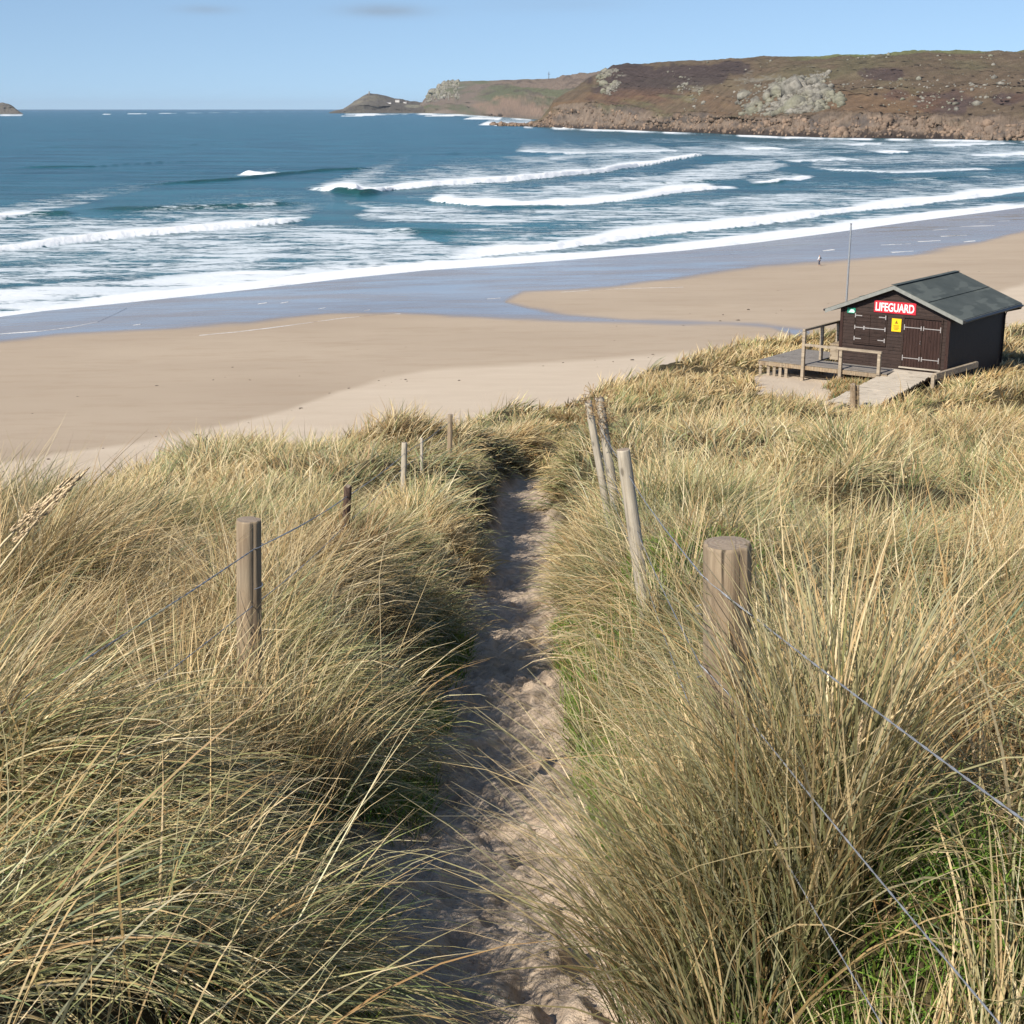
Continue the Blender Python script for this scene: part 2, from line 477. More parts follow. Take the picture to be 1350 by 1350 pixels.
def build_ground():
    ys = [-8.0]
    while ys[-1] < 1.6: ys.append(ys[-1] + 0.12)
    while ys[-1] < 1500:
        y = ys[-1]; dr = np.interp(y, [0, 20, 60, 100, 3000], [2, 6, 11, 23, 26])
        ys.append(y + max(0.014, y * y / (1479 * dr) * 1.05))
    ys = np.array(ys)
    nc = 900
    t = np.linspace(-1, 1, nc); t = 0.62 * t + 0.28 * t ** 5
    Y = np.repeat(ys[:, None], nc, 1)
    X = t[None, :] * (Y + 9.0)
    Z, pf, du, past = terrain(X, Y)
    px, py = to_px(X, Y, Z)
    far = Y > 60
    w = np.zeros_like(Z); up = np.ones_like(Z)
    nz = 4 * fbm(X * 0.04, Y * 0.06, 4, 50) + 1.5 * fbm(X * 0.2, Y * 0.3, 3, 52)
    pyn = py + nz
    sdw = seg_dist(px, pyn, WET, True) * np.where(in_poly(px, pyn, WET), 1, -1)
    w = sst(-3.0, 4.0, sdw) * far
    sdu = seg_dist(px, pyn, UPPER, True) * np.where(in_poly(px, pyn, UPPER), 1, -1)
    up = np.where(far, sst(-4, 4, sdu), 1.0)
    hs = in_poly(X, Y, HUTSAND)
    dune = du * (1 - pf)
    dune = np.where(hs, 0.0, dune)
    me = quick_mesh('ground', np.stack([X, Y, Z], -1).reshape(-1, 3), grid_faces(len(ys), nc), True)
    one = np.ones_like(Z)
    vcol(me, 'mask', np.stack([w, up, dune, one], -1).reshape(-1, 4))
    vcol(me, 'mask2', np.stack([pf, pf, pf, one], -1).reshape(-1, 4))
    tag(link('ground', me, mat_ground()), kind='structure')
    print('ground verts', len(me.vertices))

# ------------------------------------------------------------------ sea
# crest: pixel polyline of the foot of the breaker, height in m, foam band behind in m, strength, green face
CRESTS = [
    ([(-200, 372), (0, 331), (60, 324), (130, 316), (200, 310), (260, 305), (330, 298), (400, 291)], 1.5, 16, 1.0, 0.0),
    ([(405, 249), (440, 252), (470, 256), (505, 253), (520, 249), (600, 244), (680, 238), (740, 233), (800, 226), (870, 215), (930, 204)], 1.9, 26, 1.0, 0.0),
    ([(560, 264), (620, 270), (700, 272), (780, 268), (840, 262), (900, 253), (955, 248)], 1.2, 22, 0.95, 0.0),
    ([(945, 249), (972, 248)], 0.8, 8, 1.0, 0.0),
    ([(1000, 244), (1040, 238), (1072, 233)], 0.9, 9, 1.0, 0.3),
    ([(560, 344), (700, 331), (800, 318), (880, 307), (950, 301), (1030, 292), (1110, 281), (1200, 270), (1280, 261), (1350, 252), (1500, 238)], 1.1, 14, 1.0, 0.0),
    ([(-140, 296), (-60, 293), (0, 290), (40, 285)], 2.2, 16, 1.0, 0.0),
    ([(312, 231), (345, 232), (372, 230)], 1.3, 8, 0.9, 0.2),
    ([(0, 413), (60, 406), (170, 394), (340, 376), (460, 362), (560, 352), (700, 341), (800, 333), (900, 325), (1000, 314), (1100, 301), (1200, 287), (1350, 268)], 0.18, 5, 0.95, 0.0),
    ([(985, 198), (1040, 196)], 1.0, 22, 0.8, 0.0), ([(1035, 183), (1070, 182)], 1.2, 18, 1.0, 0.0), ([(790, 173), (860, 174)], 1.0, 20, 0.8, 0.0),
    ([(1120, 192), (1168, 190)], 1.0, 16, 0.7, 0.0), ([(1170, 203), (1200, 200)], 1.0, 14, 0.9, 0.0), ([(1040, 214), (1140, 210)], 0.9, 16, 0.7, 0.0),
    ([(1240, 193), (1340, 189)], 0.8, 14, 0.7, 0.0), ([(1080, 224), (1180, 228), (1310, 223)], 0.6, 8, 0.55, 0.0), ([(1300, 207), (1420, 200)], 0.9, 16, 0.75, 0.0),
    ([(120, 151), (165, 150)], 1.5, 60, 0.9, 0.0), ([(680, 200), (760, 203), (900, 199)], 0.6, 20, 0.6, 0.0),
    ([(450, 153), (480, 153)], 1, 80, 0.8, 0.0), ([(560, 153), (600, 153)], 1, 70, 0.8, 0.0), ([(610, 157), (660, 158)], 1, 70, 0.8, 0.0),
    ([(630, 165), (700, 166), (760, 170)], 1.2, 60, 0.95, 0.0),
]
SWELLS = [([(90, 277), (200, 278), (300, 274), (430, 266)], 1.3, 0.9), ([(160, 247), (300, 238), (420, 226), (520, 221)], 1.2, 0.8),
          ([(430, 252), (475, 258), (512, 254)], 2.2, 1.0), ([(975, 247), (1010, 244), (1050, 238)], 0.7, 0.9), ([(30, 285), (100, 283)], 1.2, 0.9),
          ([(312, 232), (376, 230)], 1.0, 0.8), ([(620, 275), (760, 274)], 0.8, 0.5), ([(500, 305), (620, 308)], 0.8, 0.5), ([(840, 245), (960, 238)], 0.8, 0.6), ([(0, 195), (200, 193), (420, 185)], 0.9, 0.4),
          ([(0, 222), (120, 220), (260, 212)], 1.0, 0.5), ([(430, 208), (700, 200)], 0.8, 0.4), ([(1100, 240), (1350, 232)], 0.7, 0.5)]
# residual foam patches: pixel polygon, density
PATCH = [([(-300, 480), (0, 432), (340, 385), (560, 360), (800, 341), (1000, 322), (1350, 276), (1500, 255), (1500, 246), (1350, 262), (1200, 279), (1000, 302), (800, 325), (560, 338), (330, 352), (160, 366), (0, 378), (-300, 410)], 0.70),
         ([(-200, 300), (0, 282), (100, 283), (260, 288), (420, 292), (560, 300), (600, 318), (640, 338), (500, 352), (300, 362), (120, 372), (0, 380), (-200, 395)], 0.36),
         ([(-100, 292), (0, 286), (110, 287), (260, 291), (380, 291), (200, 308), (0, 328), (-100, 340)], 0.36),
         ([(500, 258), (700, 246), (860, 226), (960, 210), (1040, 205), (1040, 225), (960, 240), (820, 258), (640, 264), (540, 264)], 0.42),
         ([(460, 262), (640, 276), (840, 268), (1000, 252), (1180, 250), (1180, 262), (960, 288), (820, 296), (640, 300), (480, 290)], 0.36),
         ([(640, 205), (760, 200), (920, 190), (1020, 192), (1200, 200), (1000, 212), (900, 206), (700, 218)], 0.42),
         ([(840, 180), (1000, 184), (1200, 184), (1400, 188), (1400, 200), (1200, 202), (1000, 194), (860, 190)], 0.34),
         ([(660, 330), (800, 305), (960, 285), (1200, 262), (1350, 246), (1350, 252), (1200, 268), (1000, 290), (800, 318)], 0.5),
         ([(1060, 205), (1350, 196), (1500, 196), (1500, 215), (1200, 222), (1060, 222)], 0.25),
         ([(1000, 262), (1350, 240), (1350, 246), (1100, 275)], 0.35)]

def build_sea():
    ys = [110.0]
    while ys[-1] < 40000:
        y = ys[-1]; ys.append(y + max(0.35, min(y * y / (1479 * 26) * 0.62, 2.0 if y < 700 else 700)))
    ys = np.array(ys)
    nc = 1000
    t = np.linspace(-1, 1, nc); t = 0.48 * t + 0.42 * t ** 5
    Y = np.repeat(ys[:, None], nc, 1); X = t[None, :] * (Y + 30)
    wx = 14 * fbm(X * 0.012, Y * 0.02, 3, 60)
    Z = 0.16 * fbm(X * 0.03, Y * 0.10, 3, 61) * (1 + sst(300, 900, Y) * 1.5) + 0.05 * fbm(X * 0.15, Y * 0.4, 3, 62)
    Z = Z + 0.22 * np.sin(Y * 0.085 + 2.5 * fbm(X * 0.006, Y * 0.006, 2, 63)) * sst(230, 420, Y) * np.clip(0.4 + 0.9 * fbm(X * 0.01, Y * 0.012, 2, 71), 0, 1.2)
    px, py = to_px(X, Y, 0.0)
    foam = np.zeros_like(Z); green = np.zeros_like(Z)
    rough = fbm(X * 0.25, Y * 0.25, 4, 64, 0.65)
    for ci, (pl, h, back, st, gr) in enumerate(CRESTS):
        p = np.array(pl, float)
        cx, cy = on_plane(p[:, 0], p[:, 1], 0.0)
        o = np.argsort(cx); cx = cx[o]; cy = cy[o]
        endf = max(6.0, 0.06 * (cx[-1] - cx[0]))
        ax = sst(cx[0] - endf * 0.3, cx[0] + endf, X) * (1 - sst(cx[-1] - endf, cx[-1] + endf * 0.3, X))
        yc = np.interp(X, cx, cy)
        scl = max(1.0, cy.mean() / 500)
        s = Y - yc + (2.2 * fbm(X * 0.06, X * 0, 3, 65 + ci) + 0.8 * fbm(X * 0.4, X * 0 + 2, 2, 66 + ci)) * scl
        hv = 1.15 * h * (0.75 + 0.35 * fbm(X * 0.08, X * 0, 3, 80 + ci)) * ax
        bump = np.where(s < 0, np.exp(-(s / (2.0 * scl)) ** 2), np.exp(-(s / (5.5 * scl)) ** 2))
        Z = Z + hv * bump * (1 + 0.30 * rough)
        bk = 3.0 * back * scl * (0.7 + 0.5 * fbm(X * 0.05, X * 0, 3, 90 + ci))
        band = np.where(s < 0, sst(-4.0 * scl, -2.4 * scl, s + 1.2 * rough * scl), 1 - 0.75 * sst(0.35, 1.0, s / np.maximum(bk, 1)))
        foam = np.maximum(foam, band * (s < bk * 1.0) * ax * st)
        tail = np.where(s > 0, np.exp(-s / (bk * 1.6)), 0) * ax * 0.62
        foam = np.maximum(foam, tail)
    for pl, h, gr in SWELLS:
        p = np.array(pl, float)
        cx, cy = on_plane(p[:, 0], p[:, 1], 0.0)
        e = 0.25 * (cx[-1] - cx[0])
        ax = sst(cx[0], cx[0] + e, X) * (1 - sst(cx[-1] - e, cx[-1], X))
        s = Y - np.interp(X, cx, cy) + 2 * fbm(X * 0.03, X * 0, 2, 77)
        Z = Z + h * 0.8 * ax * np.where(s < 0, np.exp(-(s / 3.0) ** 2), np.exp(-(s / 7.0) ** 2))
        green = np.maximum(green, gr * ax * np.exp(-((s + 1.0) / 3.5) ** 2))
    for pl, dens in PATCH:
        qx = px + 26 * fbm(X * 0.02, Y * 0.03, 4, 110); qy = py + 5 * fbm(X * 0.03, Y * 0.04, 3, 111)
        ins = in_poly(qx, qy, pl)
        sd_ = seg_dist(qx / 2.5, qy, [(a / 2.5, c) for a, c in pl], True)
        v = min(1.0, dens * 1.15) * sst(0, 9, sd_) * ins * (0.85 + 0.5 * fbm(X * 0.03, Y * 0.09, 4, 112, 0.6))
        foam = np.maximum(foam, v)
    # white water against the rocks of the headlands
    for pl, hgt in (([(690, 167), (750, 170), (850, 173.5), (950, 177.5), (1050, 181.5), (1150, 183.5), (1350, 186.5), (1500, 189)], 1.3), ([(440, 150.5), (560, 150), (600, 151), (650, 154.5), (700, 158)], 1.0), ([(-40, 151.5), (30, 151.5)], 1.0)):
        pyl = np.interp(px, [a for a, b in pl], [b for a, b in pl], left=-99, right=-99)
        v = np.exp(-((py - pyl - 0.3) / hgt) ** 2) * np.clip(0.55 + 1.3 * fbm(px * 0.04, px * 0, 4, 121), 0, 1)
        foam = np.maximum(foam, v)
    # the edge of the sea: solid lace of foam
    ysx = np.interp(X, _sx, _sy)
    e = Y - ysx + 2.5 * fbm(X * 0.03, X * 0, 4, 122)
    foam = np.maximum(foam, (1 - sst(2, 16, e)) * 0.82)
    Z = Z * sst(0, 18, Y - ysx) + 0.03
    deep = sst(260, 620, Y)
    me = quick_mesh('sea', np.stack([X, Y, Z], -1).reshape(-1, 3), grid_faces(len(ys), nc), True)
    vcol(me, 'mask', np.stack([np.clip(foam, 0, 1), deep, np.clip(green, 0, 1), np.ones_like(Z)], -1).reshape(-1, 4))
    tag(link('sea', me, mat_sea()), kind='structure')
    print('sea verts', len(me.vertices))

# ------------------------------------------------------------------ headlands
def blob(px, py, cx, cy, rx, ry, seed):
    q = np.hypot((px - cx) / rx, (py - cy) / ry) + 0.55 * fbm(px * 0.05, py * 0.07, 4, seed)
    return 1 - sst(0.75, 1.05, q)

def headland(name, base, top, slope_len, kind):
    bx = np.array(base, float); tx = np.array(top, float)
    p0, p1 = tx[0, 0], tx[-1, 0]
    nc = int((p1 - p0) * 1.1)
    pxs = np.linspace(p0, p1, nc)
    bpy_ = np.interp(pxs, bx[:, 0], bx[:, 1]); tpy = np.interp(pxs, tx[:, 0], tx[:, 1])
    tpr = tpy + 0.5 * fbm(pxs * 0.12, pxs * 0, 4, 131) * kind['rag']
    X0, Y0 = on_plane(pxs, bpy_, 0.0)
    rb = np.hypot(X0, Y0)
    ux, uy = X0 / rb, Y0 / rb
    sl_ = np.interp(pxs, [a for a, b in slope_len], [b for a, b in slope_len])
    rt = rb + sl_
    # height of the skyline at the distance rt
    dx, dy, dz = ray(pxs, tpy)
    zt = EYE + dz / np.hypot(dx, dy) * rt
    zt = np.maximum(zt, 1.0)
    _a, _b, _c = ray(pxs, tpr)
    ztr = np.maximum(EYE + _c / np.hypot(_a, _b) * rt, 1.0) - zt
    S = np.concatenate([[-0.06, -0.03], np.linspace(0, 1, 120) ** 1.0, 1 + np.linspace(0.03, 1, 14) ** 1.5 * 1.5])
    cl = kind['cliff']
    out = []
    cf = np.interp(pxs, [a for a, b in cl], [b for a, b in cl])     # share of the height that is sheer rock
    for s in S:
        if s <= 0: h = np.full(nc, -3.0 if s < 0 else 0.0)
        elif s <= 1:
            a = sst(0, 0.10, s) * cf
            h = zt * (a + (1 - cf) * math.sin(s * PI / 2) ** 1.15) + ztr * float(sst(0.75, 1.0, s))
        else: h = zt + ztr - 0.02 * (s - 1) * sl_ - 1.2 * (s - 1)
        r = rb + s * sl_
        out.append(np.stack([ux * r, uy * r, h], -1))
    V = np.array(out)
    X, Y, Z = V[..., 0], V[..., 1], V[..., 2]
    s2 = np.repeat(S[:, None], nc, 1)
    inner = sst(0.0, 0.04, s2) * (1 - sst(0.9, 0.995, s2))
    g = kind['grain']
    # noise runs along the shore and up the slope, so it stays even where the coast recedes steeply
    Xq = np.repeat(pxs[None, :], len(S), 0) * kind['mpp']; Yq = s2 * sl_[None, :] + 3.0 * Z
    gul = fbm(Xq * 0.012 / g, Yq * 0.010 / g, 5, 140, 0.55)
    rk = fbm(Xq * 0.06 / g, Yq * 0.05 / g, 4, 141, 0.6)
    shore = (1 - sst(0.05, 0.14, s2))
    Z = Z + inner * (gul * 9 * g + rk * 2.6 * g) * np.minimum(1, zt[None, :] / 40)
    Z = Z + sst(0, 0.01, s2) * shore * np.abs(fbm(X * 0.12, Y * 0.12, 4, 142, 0.65)) * 7
    rdis = (rk * 7 + gul * 30) * min(g, 1.5) * inner
    X = X + ux[None, :] * rdis; Y = Y + uy[None, :] * rdis
    Z = np.where(s2 <= 0, -3.0, np.maximum(Z, 0.2 * s2))
    PX, PY = to_px(X, Y, Z)
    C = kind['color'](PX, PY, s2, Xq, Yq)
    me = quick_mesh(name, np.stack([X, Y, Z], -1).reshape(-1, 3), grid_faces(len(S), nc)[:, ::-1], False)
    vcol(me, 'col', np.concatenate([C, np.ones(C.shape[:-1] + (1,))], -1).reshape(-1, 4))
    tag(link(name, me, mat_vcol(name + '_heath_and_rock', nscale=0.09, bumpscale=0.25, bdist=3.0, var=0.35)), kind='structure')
    return X, Y, Z, PX, PY, s2

def lerp(a, b, t): return a * (1 - t[..., None]) + np.array(b) * t[..., None]

def col_main(PX, PY, s, X, Y):
    n1 = fbm(X * 0.008, Y * 0.008, 5, 150, 0.6); n2 = fbm(X * 0.03, Y * 0.03, 4, 151, 0.6)
    C = np.ones(PX.shape + (3,)) * np.array((0.118, 0.088, 0.060))
    C = lerp(C, (0.105, 0.098, 0.056), sst(0.0, 0.45, n1) * 0.6)
    C = lerp(C, (0.160, 0.130, 0.080), sst(0.1, 0.6, n2) * 0.5)
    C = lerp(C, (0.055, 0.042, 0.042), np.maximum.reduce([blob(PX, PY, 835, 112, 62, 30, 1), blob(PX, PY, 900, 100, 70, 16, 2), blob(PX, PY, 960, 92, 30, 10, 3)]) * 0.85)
    C = lerp(C, (0.070, 0.050, 0.048), np.maximum.reduce([blob(PX, PY, 1165, 98, 40, 9, 4), blob(PX, PY, 1185, 123, 18, 9, 5), blob(PX, PY, 1245, 135, 50, 16, 6), blob(PX, PY, 1330, 130, 30, 8, 6)]) * 0.8)
    C = lerp(C, (0.135, 0.150, 0.070), blob(PX, PY, 860, 140, 80, 18, 7) * 0.45 * sst(-0.3, 0.3, n2))
    C = lerp(C, (0.160, 0.185, 0.075), sst(0.78, 0.92, s) * sst(1020, 1120, PX) * 0.9)
    C = lerp(C, (0.045, 0.055, 0.025), sst(0.955, 0.98, s) * (1 - sst(1020, 1120, PX)))
    rock = np.maximum.reduce([blob(PX, PY, 1060, 128, 52, 36, 8), blob(PX, PY, 1000, 118, 36, 22, 9) * 0.8, blob(PX, PY, 915, 118, 22, 14, 10) * 0.7, blob(PX, PY, 800, 108, 22, 22, 12) * 0.8])
    rock = rock * sst(0.0, 0.22, n2) * sst(-0.15, 0.2, fbm(X * 0.10, Y * 0.10, 3, 157))
    C = lerp(C, (0.20, 0.188, 0.155), rock * 0.7)
    rust = sst(0.05, 0.13, s) * (1 - sst(0.22, 0.4, s)) * sst(-0.2, 0.3, n1)
    C = lerp(C, (0.185, 0.105, 0.062), rust * 0.5)
    shore = (1 - sst(0.05, 0.12, s + 0.04 * n2))
    sc = np.ones_like(C) * np.array((0.195, 0.150, 0.115))
    sc = lerp(sc, (0.10, 0.085, 0.075), sst(0.0, 0.5, fbm(X * 0.06, Y * 0.06, 4, 160)))
    sc = lerp(sc, (0.045, 0.036, 0.032), 1 - sst(0.010, 0.03, s))
    nose = 1 - sst(700, 790, PX)
    sc = lerp(sc, (0.30, 0.19, 0.12), nose * 0.5 * sst(-0.2, 0.3, n2))
    return C * (1 - shore[..., None]) + sc * shore[..., None]

def col_mid(PX, PY, s, X, Y):
    n1 = fbm(X * 0.004, Y * 0.004, 5, 170, 0.6); n2 = fbm(X * 0.015, Y * 0.015, 4, 171, 0.6)
    C = np.ones(PX.shape + (3,)) * np.array((0.165, 0.130, 0.105))
    C = lerp(C, (0.105, 0.115, 0.070), sst(-0.1, 0.3, n1) * 0.9)
    C = lerp(C, (0.085, 0.070, 0.062), sst(0.0, 0.35, n2) * 0.7)
    C = lerp(C, (0.26, 0.25, 0.21), sst(0.1, 0.5, n2) * (1 - sst(590, 640, PX)))
    C = lerp(C, (0.30, 0.20, 0.14), blob(PX, PY, 688, 140, 55, 15, 13) * sst(-0.5, 0.2, n2))
    C = lerp(C, (0.20, 0.15, 0.12), (1 - sst(0.05, 0.14, s)) * 0.7 * sst(-0.5, 0.2, n2))
    return C

def col_cape(PX, PY, s, X, Y):
    n2 = fbm(X * 0.01, Y * 0.01, 4, 181, 0.6)
    C = np.ones(PX.shape + (3,)) * np.array((0.125, 0.115, 0.10))
    C = lerp(C, (0.175, 0.16, 0.12), sst(0, 0.5, n2))
    return lerp(C, (0.28, 0.27, 0.20), blob(PX, PY, 545, 140, 14, 3, 14) * 0.6)

def rock_mesh(seed, sub=1):
    rr = np.random.default_rng(seed)
    bm = bmesh.new(); bmesh.ops.create_icosphere(bm, subdivisions=sub, radius=1)
    V = np.array([v.co[:] for v in bm.verts]); F = np.array([[v.index for v in f.verts] for f in bm.faces]); bm.free()
    for _ in range(7):
        n = rr.normal(size=3); n /= np.linalg.norm(n); d = V @ n; c = rr.uniform(0.45, 0.8)
        V = V - np.outer(np.maximum(d - c, 0), n)
    return V, F

def scatter_rocks(name, pts, sizes, m, label=None, squash=0.8):
    protos = [rock_mesh(i + 5, 2 if len(pts) < 500 else 1) for i in range(8)]
    VV, FF, off = [], [], 0
    for (x, y, z), s in zip(pts, sizes):
        V, F = protos[R.integers(8)]
        a = R.random() * 6.28; M = np.array(((math.cos(a), -math.sin(a), 0), (math.sin(a), math.cos(a), 0), (0, 0, 1)))
        v = (V * R.uniform(0.6, 1.25, 3) * np.array((1, 1, squash))) @ M.T * s + np.array((x, y, z))
        VV.append(v); FF.append(F + off); off += len(V)
    me = quick_mesh(name, np.concatenate(VV), np.concatenate(FF))
    o = link(name, me, m)
    tag(o, label, kind='stuff')
    return o

def build_headlands():
    base_main = [(640, 166), (690, 166.5), (720, 168), (750, 169), (850, 172.5), (950, 176.5), (1050, 180.5), (1150, 182.5), (1250, 183.5), (1350, 185.5), (1600, 192)]
    top_main = [(655, 165), (690, 163.5), (712, 158), (722, 147), (729, 133), (751, 121), (775, 103), (790, 96), (807, 87), (850, 84), (900, 81), (1000, 77), (1100, 74), (1200, 70.5), (1350, 68), (1500, 66), (1640, 64)]
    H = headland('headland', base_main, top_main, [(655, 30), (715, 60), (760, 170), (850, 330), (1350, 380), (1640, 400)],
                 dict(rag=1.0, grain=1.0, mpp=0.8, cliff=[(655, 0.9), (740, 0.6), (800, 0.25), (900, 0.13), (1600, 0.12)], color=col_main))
    base_mid = [(540, 148.8), (560, 149), (600, 150), (650, 153.5), (700, 157), (800, 161)]
    top_mid = [(540, 143), (557, 136), (563, 127), (570, 119), (580, 113), (590, 109), (600, 107.5), (620, 107), (700, 104.5), (780, 101), (860, 98)]
    M = headland('far_headland', base_mid, top_mid, [(540, 120), (600, 420), (660, 420), (800, 420)],
                 dict(rag=1.4, grain=2.0, mpp=3.2, cliff=[(540, 0.3), (600, 0.22), (640, 0.35), (690, 0.5), (800, 0.5)], color=col_mid))
    cape = headland('cape', [(430, 149.3), (570, 149.0)], [(434, 148), (441, 146), (452, 144), (462, 137.5), (472, 131), (480, 126), (487, 123), (497, 123.5), (510, 126.5), (522, 130.5), (535, 134), (548, 136.5), (570, 139)],
                    [(434, 150), (487, 420), (570, 500)], dict(rag=0.9, grain=2.6, mpp=4.2, cliff=[(434, 0.6), (487, 0.3), (570, 0.4)], color=col_cape))
    isl = headland('rocky_islet', [(-60, 150.3), (40, 150.3)], [(-60, 149.5), (-42, 146), (-25, 140), (-8, 137.5), (5, 136), (12, 137), (18, 141), (25, 146.5), (30, 149.8)],
                   [(-60, 60), (0, 200), (30, 60)], dict(rag=1.5, grain=1.8, mpp=4.2, cliff=[(-60, 0.6), (30, 0.6)], color=col_cape))
    # granite boulders lying on the hillside, dense in the outcrops
    X, Y, Z, PX, PY, s = [a.ravel() for a in H]
    vis = (s > 0.12) & (s < 0.9)
    d1 = np.maximum.reduce([blob(PX, PY, 1062, 130, 46, 32, 8), blob(PX, PY, 1010, 132, 46, 26, 9) * 0.55, blob(PX, PY, 915, 118, 20, 12, 10) * 0.35, blob(PX, PY, 800, 105, 16, 18, 12) * 0.8]) * np.clip(0.6 + 1.2 * fbm(X * 0.03, Y * 0.03, 3, 190), 0, 1)
    w = np.where(vis, d1 + 0.016 * (PX > 880) * np.clip(0.5 + 2.5 * fbm(X * 0.012, Y * 0.012, 3, 195), 0, 3) + 0.05 * blob(PX, PY, 1230, 120, 110, 28, 15), 0)
    idx = R.choice(len(X), 2100, p=w / w.sum(), replace=False)
    pts = np.stack([X[idx], Y[idx], Z[idx]], 1); sz = R.lognormal(0.75, 0.45, len(idx)) * np.where(d1[idx] > 0.3, 1.15, 0.6) * R.lognormal(0, 0.3, len(idx))
    grm = NB('lichen_granite'); v = grm.coord()
    c = grm.mix(grm.rng(grm.noise(v, 0.12, 6, 0.7), 0.35, 0.65), (0.10, 0.095, 0.08), (0.31, 0.29, 0.25))
    c = grm.mix(grm.rng(grm.noise(v, 0.03, 3), 0.45, 0.6, 0, 0.5), c, (0.20, 0.20, 0.13))
    grm = grm.fin(c, 0.95, grm.bump(grm.noise(v, 0.6, 5, 0.7), 0.8, 1.0), spec=0.1)
    scatter_rocks('granite_boulder', pts, sz, grm, 'pale lichen covered granite boulders strewn over the brown hillside')
    # rocks along the shore and the reef off the point
    vis = (s > 0.0) & (s < 0.075) & (PX > 660)
    idx = R.choice(np.nonzero(vis)[0], 1700, replace=False)
    pts = np.stack([X[idx], Y[idx], Z[idx] - 0.5], 1)
    shm = NB('shore_rock'); v = shm.coord()
    c = shm.mix(shm.rng(shm.noise(v, 0.07, 6, 0.7), 0.35, 0.65), (0.085, 0.065, 0.05), (0.30, 0.215, 0.155))
    shm = shm.fin(c, 0.9, shm.bump(shm.noise(v, 0.5, 5, 0.7), 0.8, 1.0), spec=0.15)
    scatter_rocks('shore_rock', pts, R.lognormal(0.55, 0.5, len(idx)), shm, 'brown wave washed rocks along the foot of the headland', 1.0)
    ang = R.random(60)
    rx, ry = on_plane(648 + 70 * ang, 164.5 + 2.2 * ang + R.normal(0, 0.35, 60), 0.0)
    scatter_rocks('reef_rock', np.stack([rx, ry, np.full(60, 0.3)], 1), R.uniform(4, 9, 60), shm, 'low dark reef rocks running out from the point', 0.45)
    # ragged pinnacles on the far point
    X, Y, Z, PX, PY, s = [a.ravel() for a in M]
    vis = (s > 0.25) & (s < 1.0) & (PX > 562) & (PX < 606)
    idx = R.choice(np.nonzero(vis)[0], 260, replace=False)
    scatter_rocks('cliff_pinnacle', np.stack([X[idx], Y[idx], Z[idx]], 1), R.lognormal(1.9, 0.45, 260), grm, 'jagged grey granite pinnacles on the far point', 1.3)
    return cape, M

def ground_on(G, px, py):
    X, Y, Z, PX, PY, s = G
    ok = (s > 0.02) & (s < 1.0)
    d = np.where(ok, (PX - px) ** 2 + ((PY - py) * 1.0) ** 2, 1e12)
    i = np.unravel_index(np.argmin(d), d.shape)
    return float(X[i]), float(Y[i]), float(Z[i])

# ------------------------------------------------------------------ run setting
def build_haze():
    m = bpy.data.materials.new('sea_air_haze'); m.use_nodes = True
    t = m.node_tree; t.nodes.clear()
    o = t.nodes.new('ShaderNodeOutputMaterial'); v = t.nodes.new('ShaderNodeVolumePrincipled')
    v.inputs['Color'].default_value = (0.80, 0.88, 1.0, 1); v.inputs['Density'].default_value = 1.1e-5; v.inputs['Anisotropy'].default_value = 0.2
    t.links.new(v.outputs[0], o.inputs['Volume'])
    b = MB(); b.box((0, 20000, 90), (90000, 46000, 260)); h = b.build('haze', m)
    tag(h, 'thin blue sea haze over the bay', kind='stuff')
HAZE = True
if HAZE: build_haze()
build_ground()
build_sea()
CAPE, MID = build_headlands()
# ------------------------------------------------------------------ wood, metal, paint
WOOD_POST = mat_wood('weathered_post_wood', (0.17, 0.115, 0.07), (0.44, 0.34, 0.225), 2, 1.0, grey=(0.27, 0.235, 0.18))
WOOD_OLD = mat_wood('silvered_post_wood', (0.31, 0.27, 0.21), (0.58, 0.52, 0.42), 2, 1.4)
WOOD_DARK = mat_wood('dark_creosoted_board', (0.026, 0.017, 0.014), (0.058, 0.037, 0.030), 0, 1.0, rough=0.6)
WOOD_DOOR = mat_wood('dark_red_brown_door_board', (0.030, 0.016, 0.013), (0.060, 0.033, 0.027), 2, 1.0, rough=0.55)
DECK = mat_wood('grey_deck_board', (0.17, 0.15, 0.135), (0.30, 0.275, 0.245), 0, 0.6)
PLANK = mat_wood('pale_ramp_plank', (0.36, 0.31, 0.25), (0.60, 0.53, 0.43), 0, 0.6, knots=False)
RAILW = mat_wood('pale_rail_wood', (0.27, 0.215, 0.155), (0.46, 0.385, 0.29), 0, 0.6)
FELT = None
def felt_mat():
    b = NB('green_grey_roof_felt'); v = b.coord()
    n = b.noise(v, 1.2, 5, 0.6); n2 = b.noise(v, 60, 3, 0.7)
    st = b.noise(b.coord(scale=(0.8, 0.5, 4)), 1, 2)
    c = b.mix(b.rng(n, 0.35, 0.65), (0.058, 0.067, 0.061), (0.085, 0.095, 0.086))
    c = b.mix(b.rng(st, 0.56, 0.60, 0, 0.6), c, (0.125, 0.138, 0.122))
    c = b.mix(b.rng(n2, 0.4, 0.8, 0, 0.4), c, (0.07, 0.085, 0.075))
    return b.fin(c, 0.75, b.bump(n2, 0.5, 0.004), spec=0.25)
FELT = felt_mat()
FASCIA = mat_plain('grey_fascia_board', (0.23, 0.235, 0.215), 0.6)
STEEL = mat_plain('galvanised_steel', (0.55, 0.55, 0.55), 0.38, 0.1, 20, metal=0.75)
IRONP = mat_plain('pale_strap_metal', (0.33, 0.31, 0.30), 0.5, 0.12, 20)
WIREM = mat_plain('grey_strand_wire', (0.30, 0.31, 0.33), 0.45, 0.25, 30, metal=0.4)
RUST = mat_plain('rusty_iron', (0.085, 0.055, 0.042), 0.8, 0.4, 40)
RED = mat_plain('red_sign_paint', (0.50, 0.03, 0.045), 0.4, 0.06)
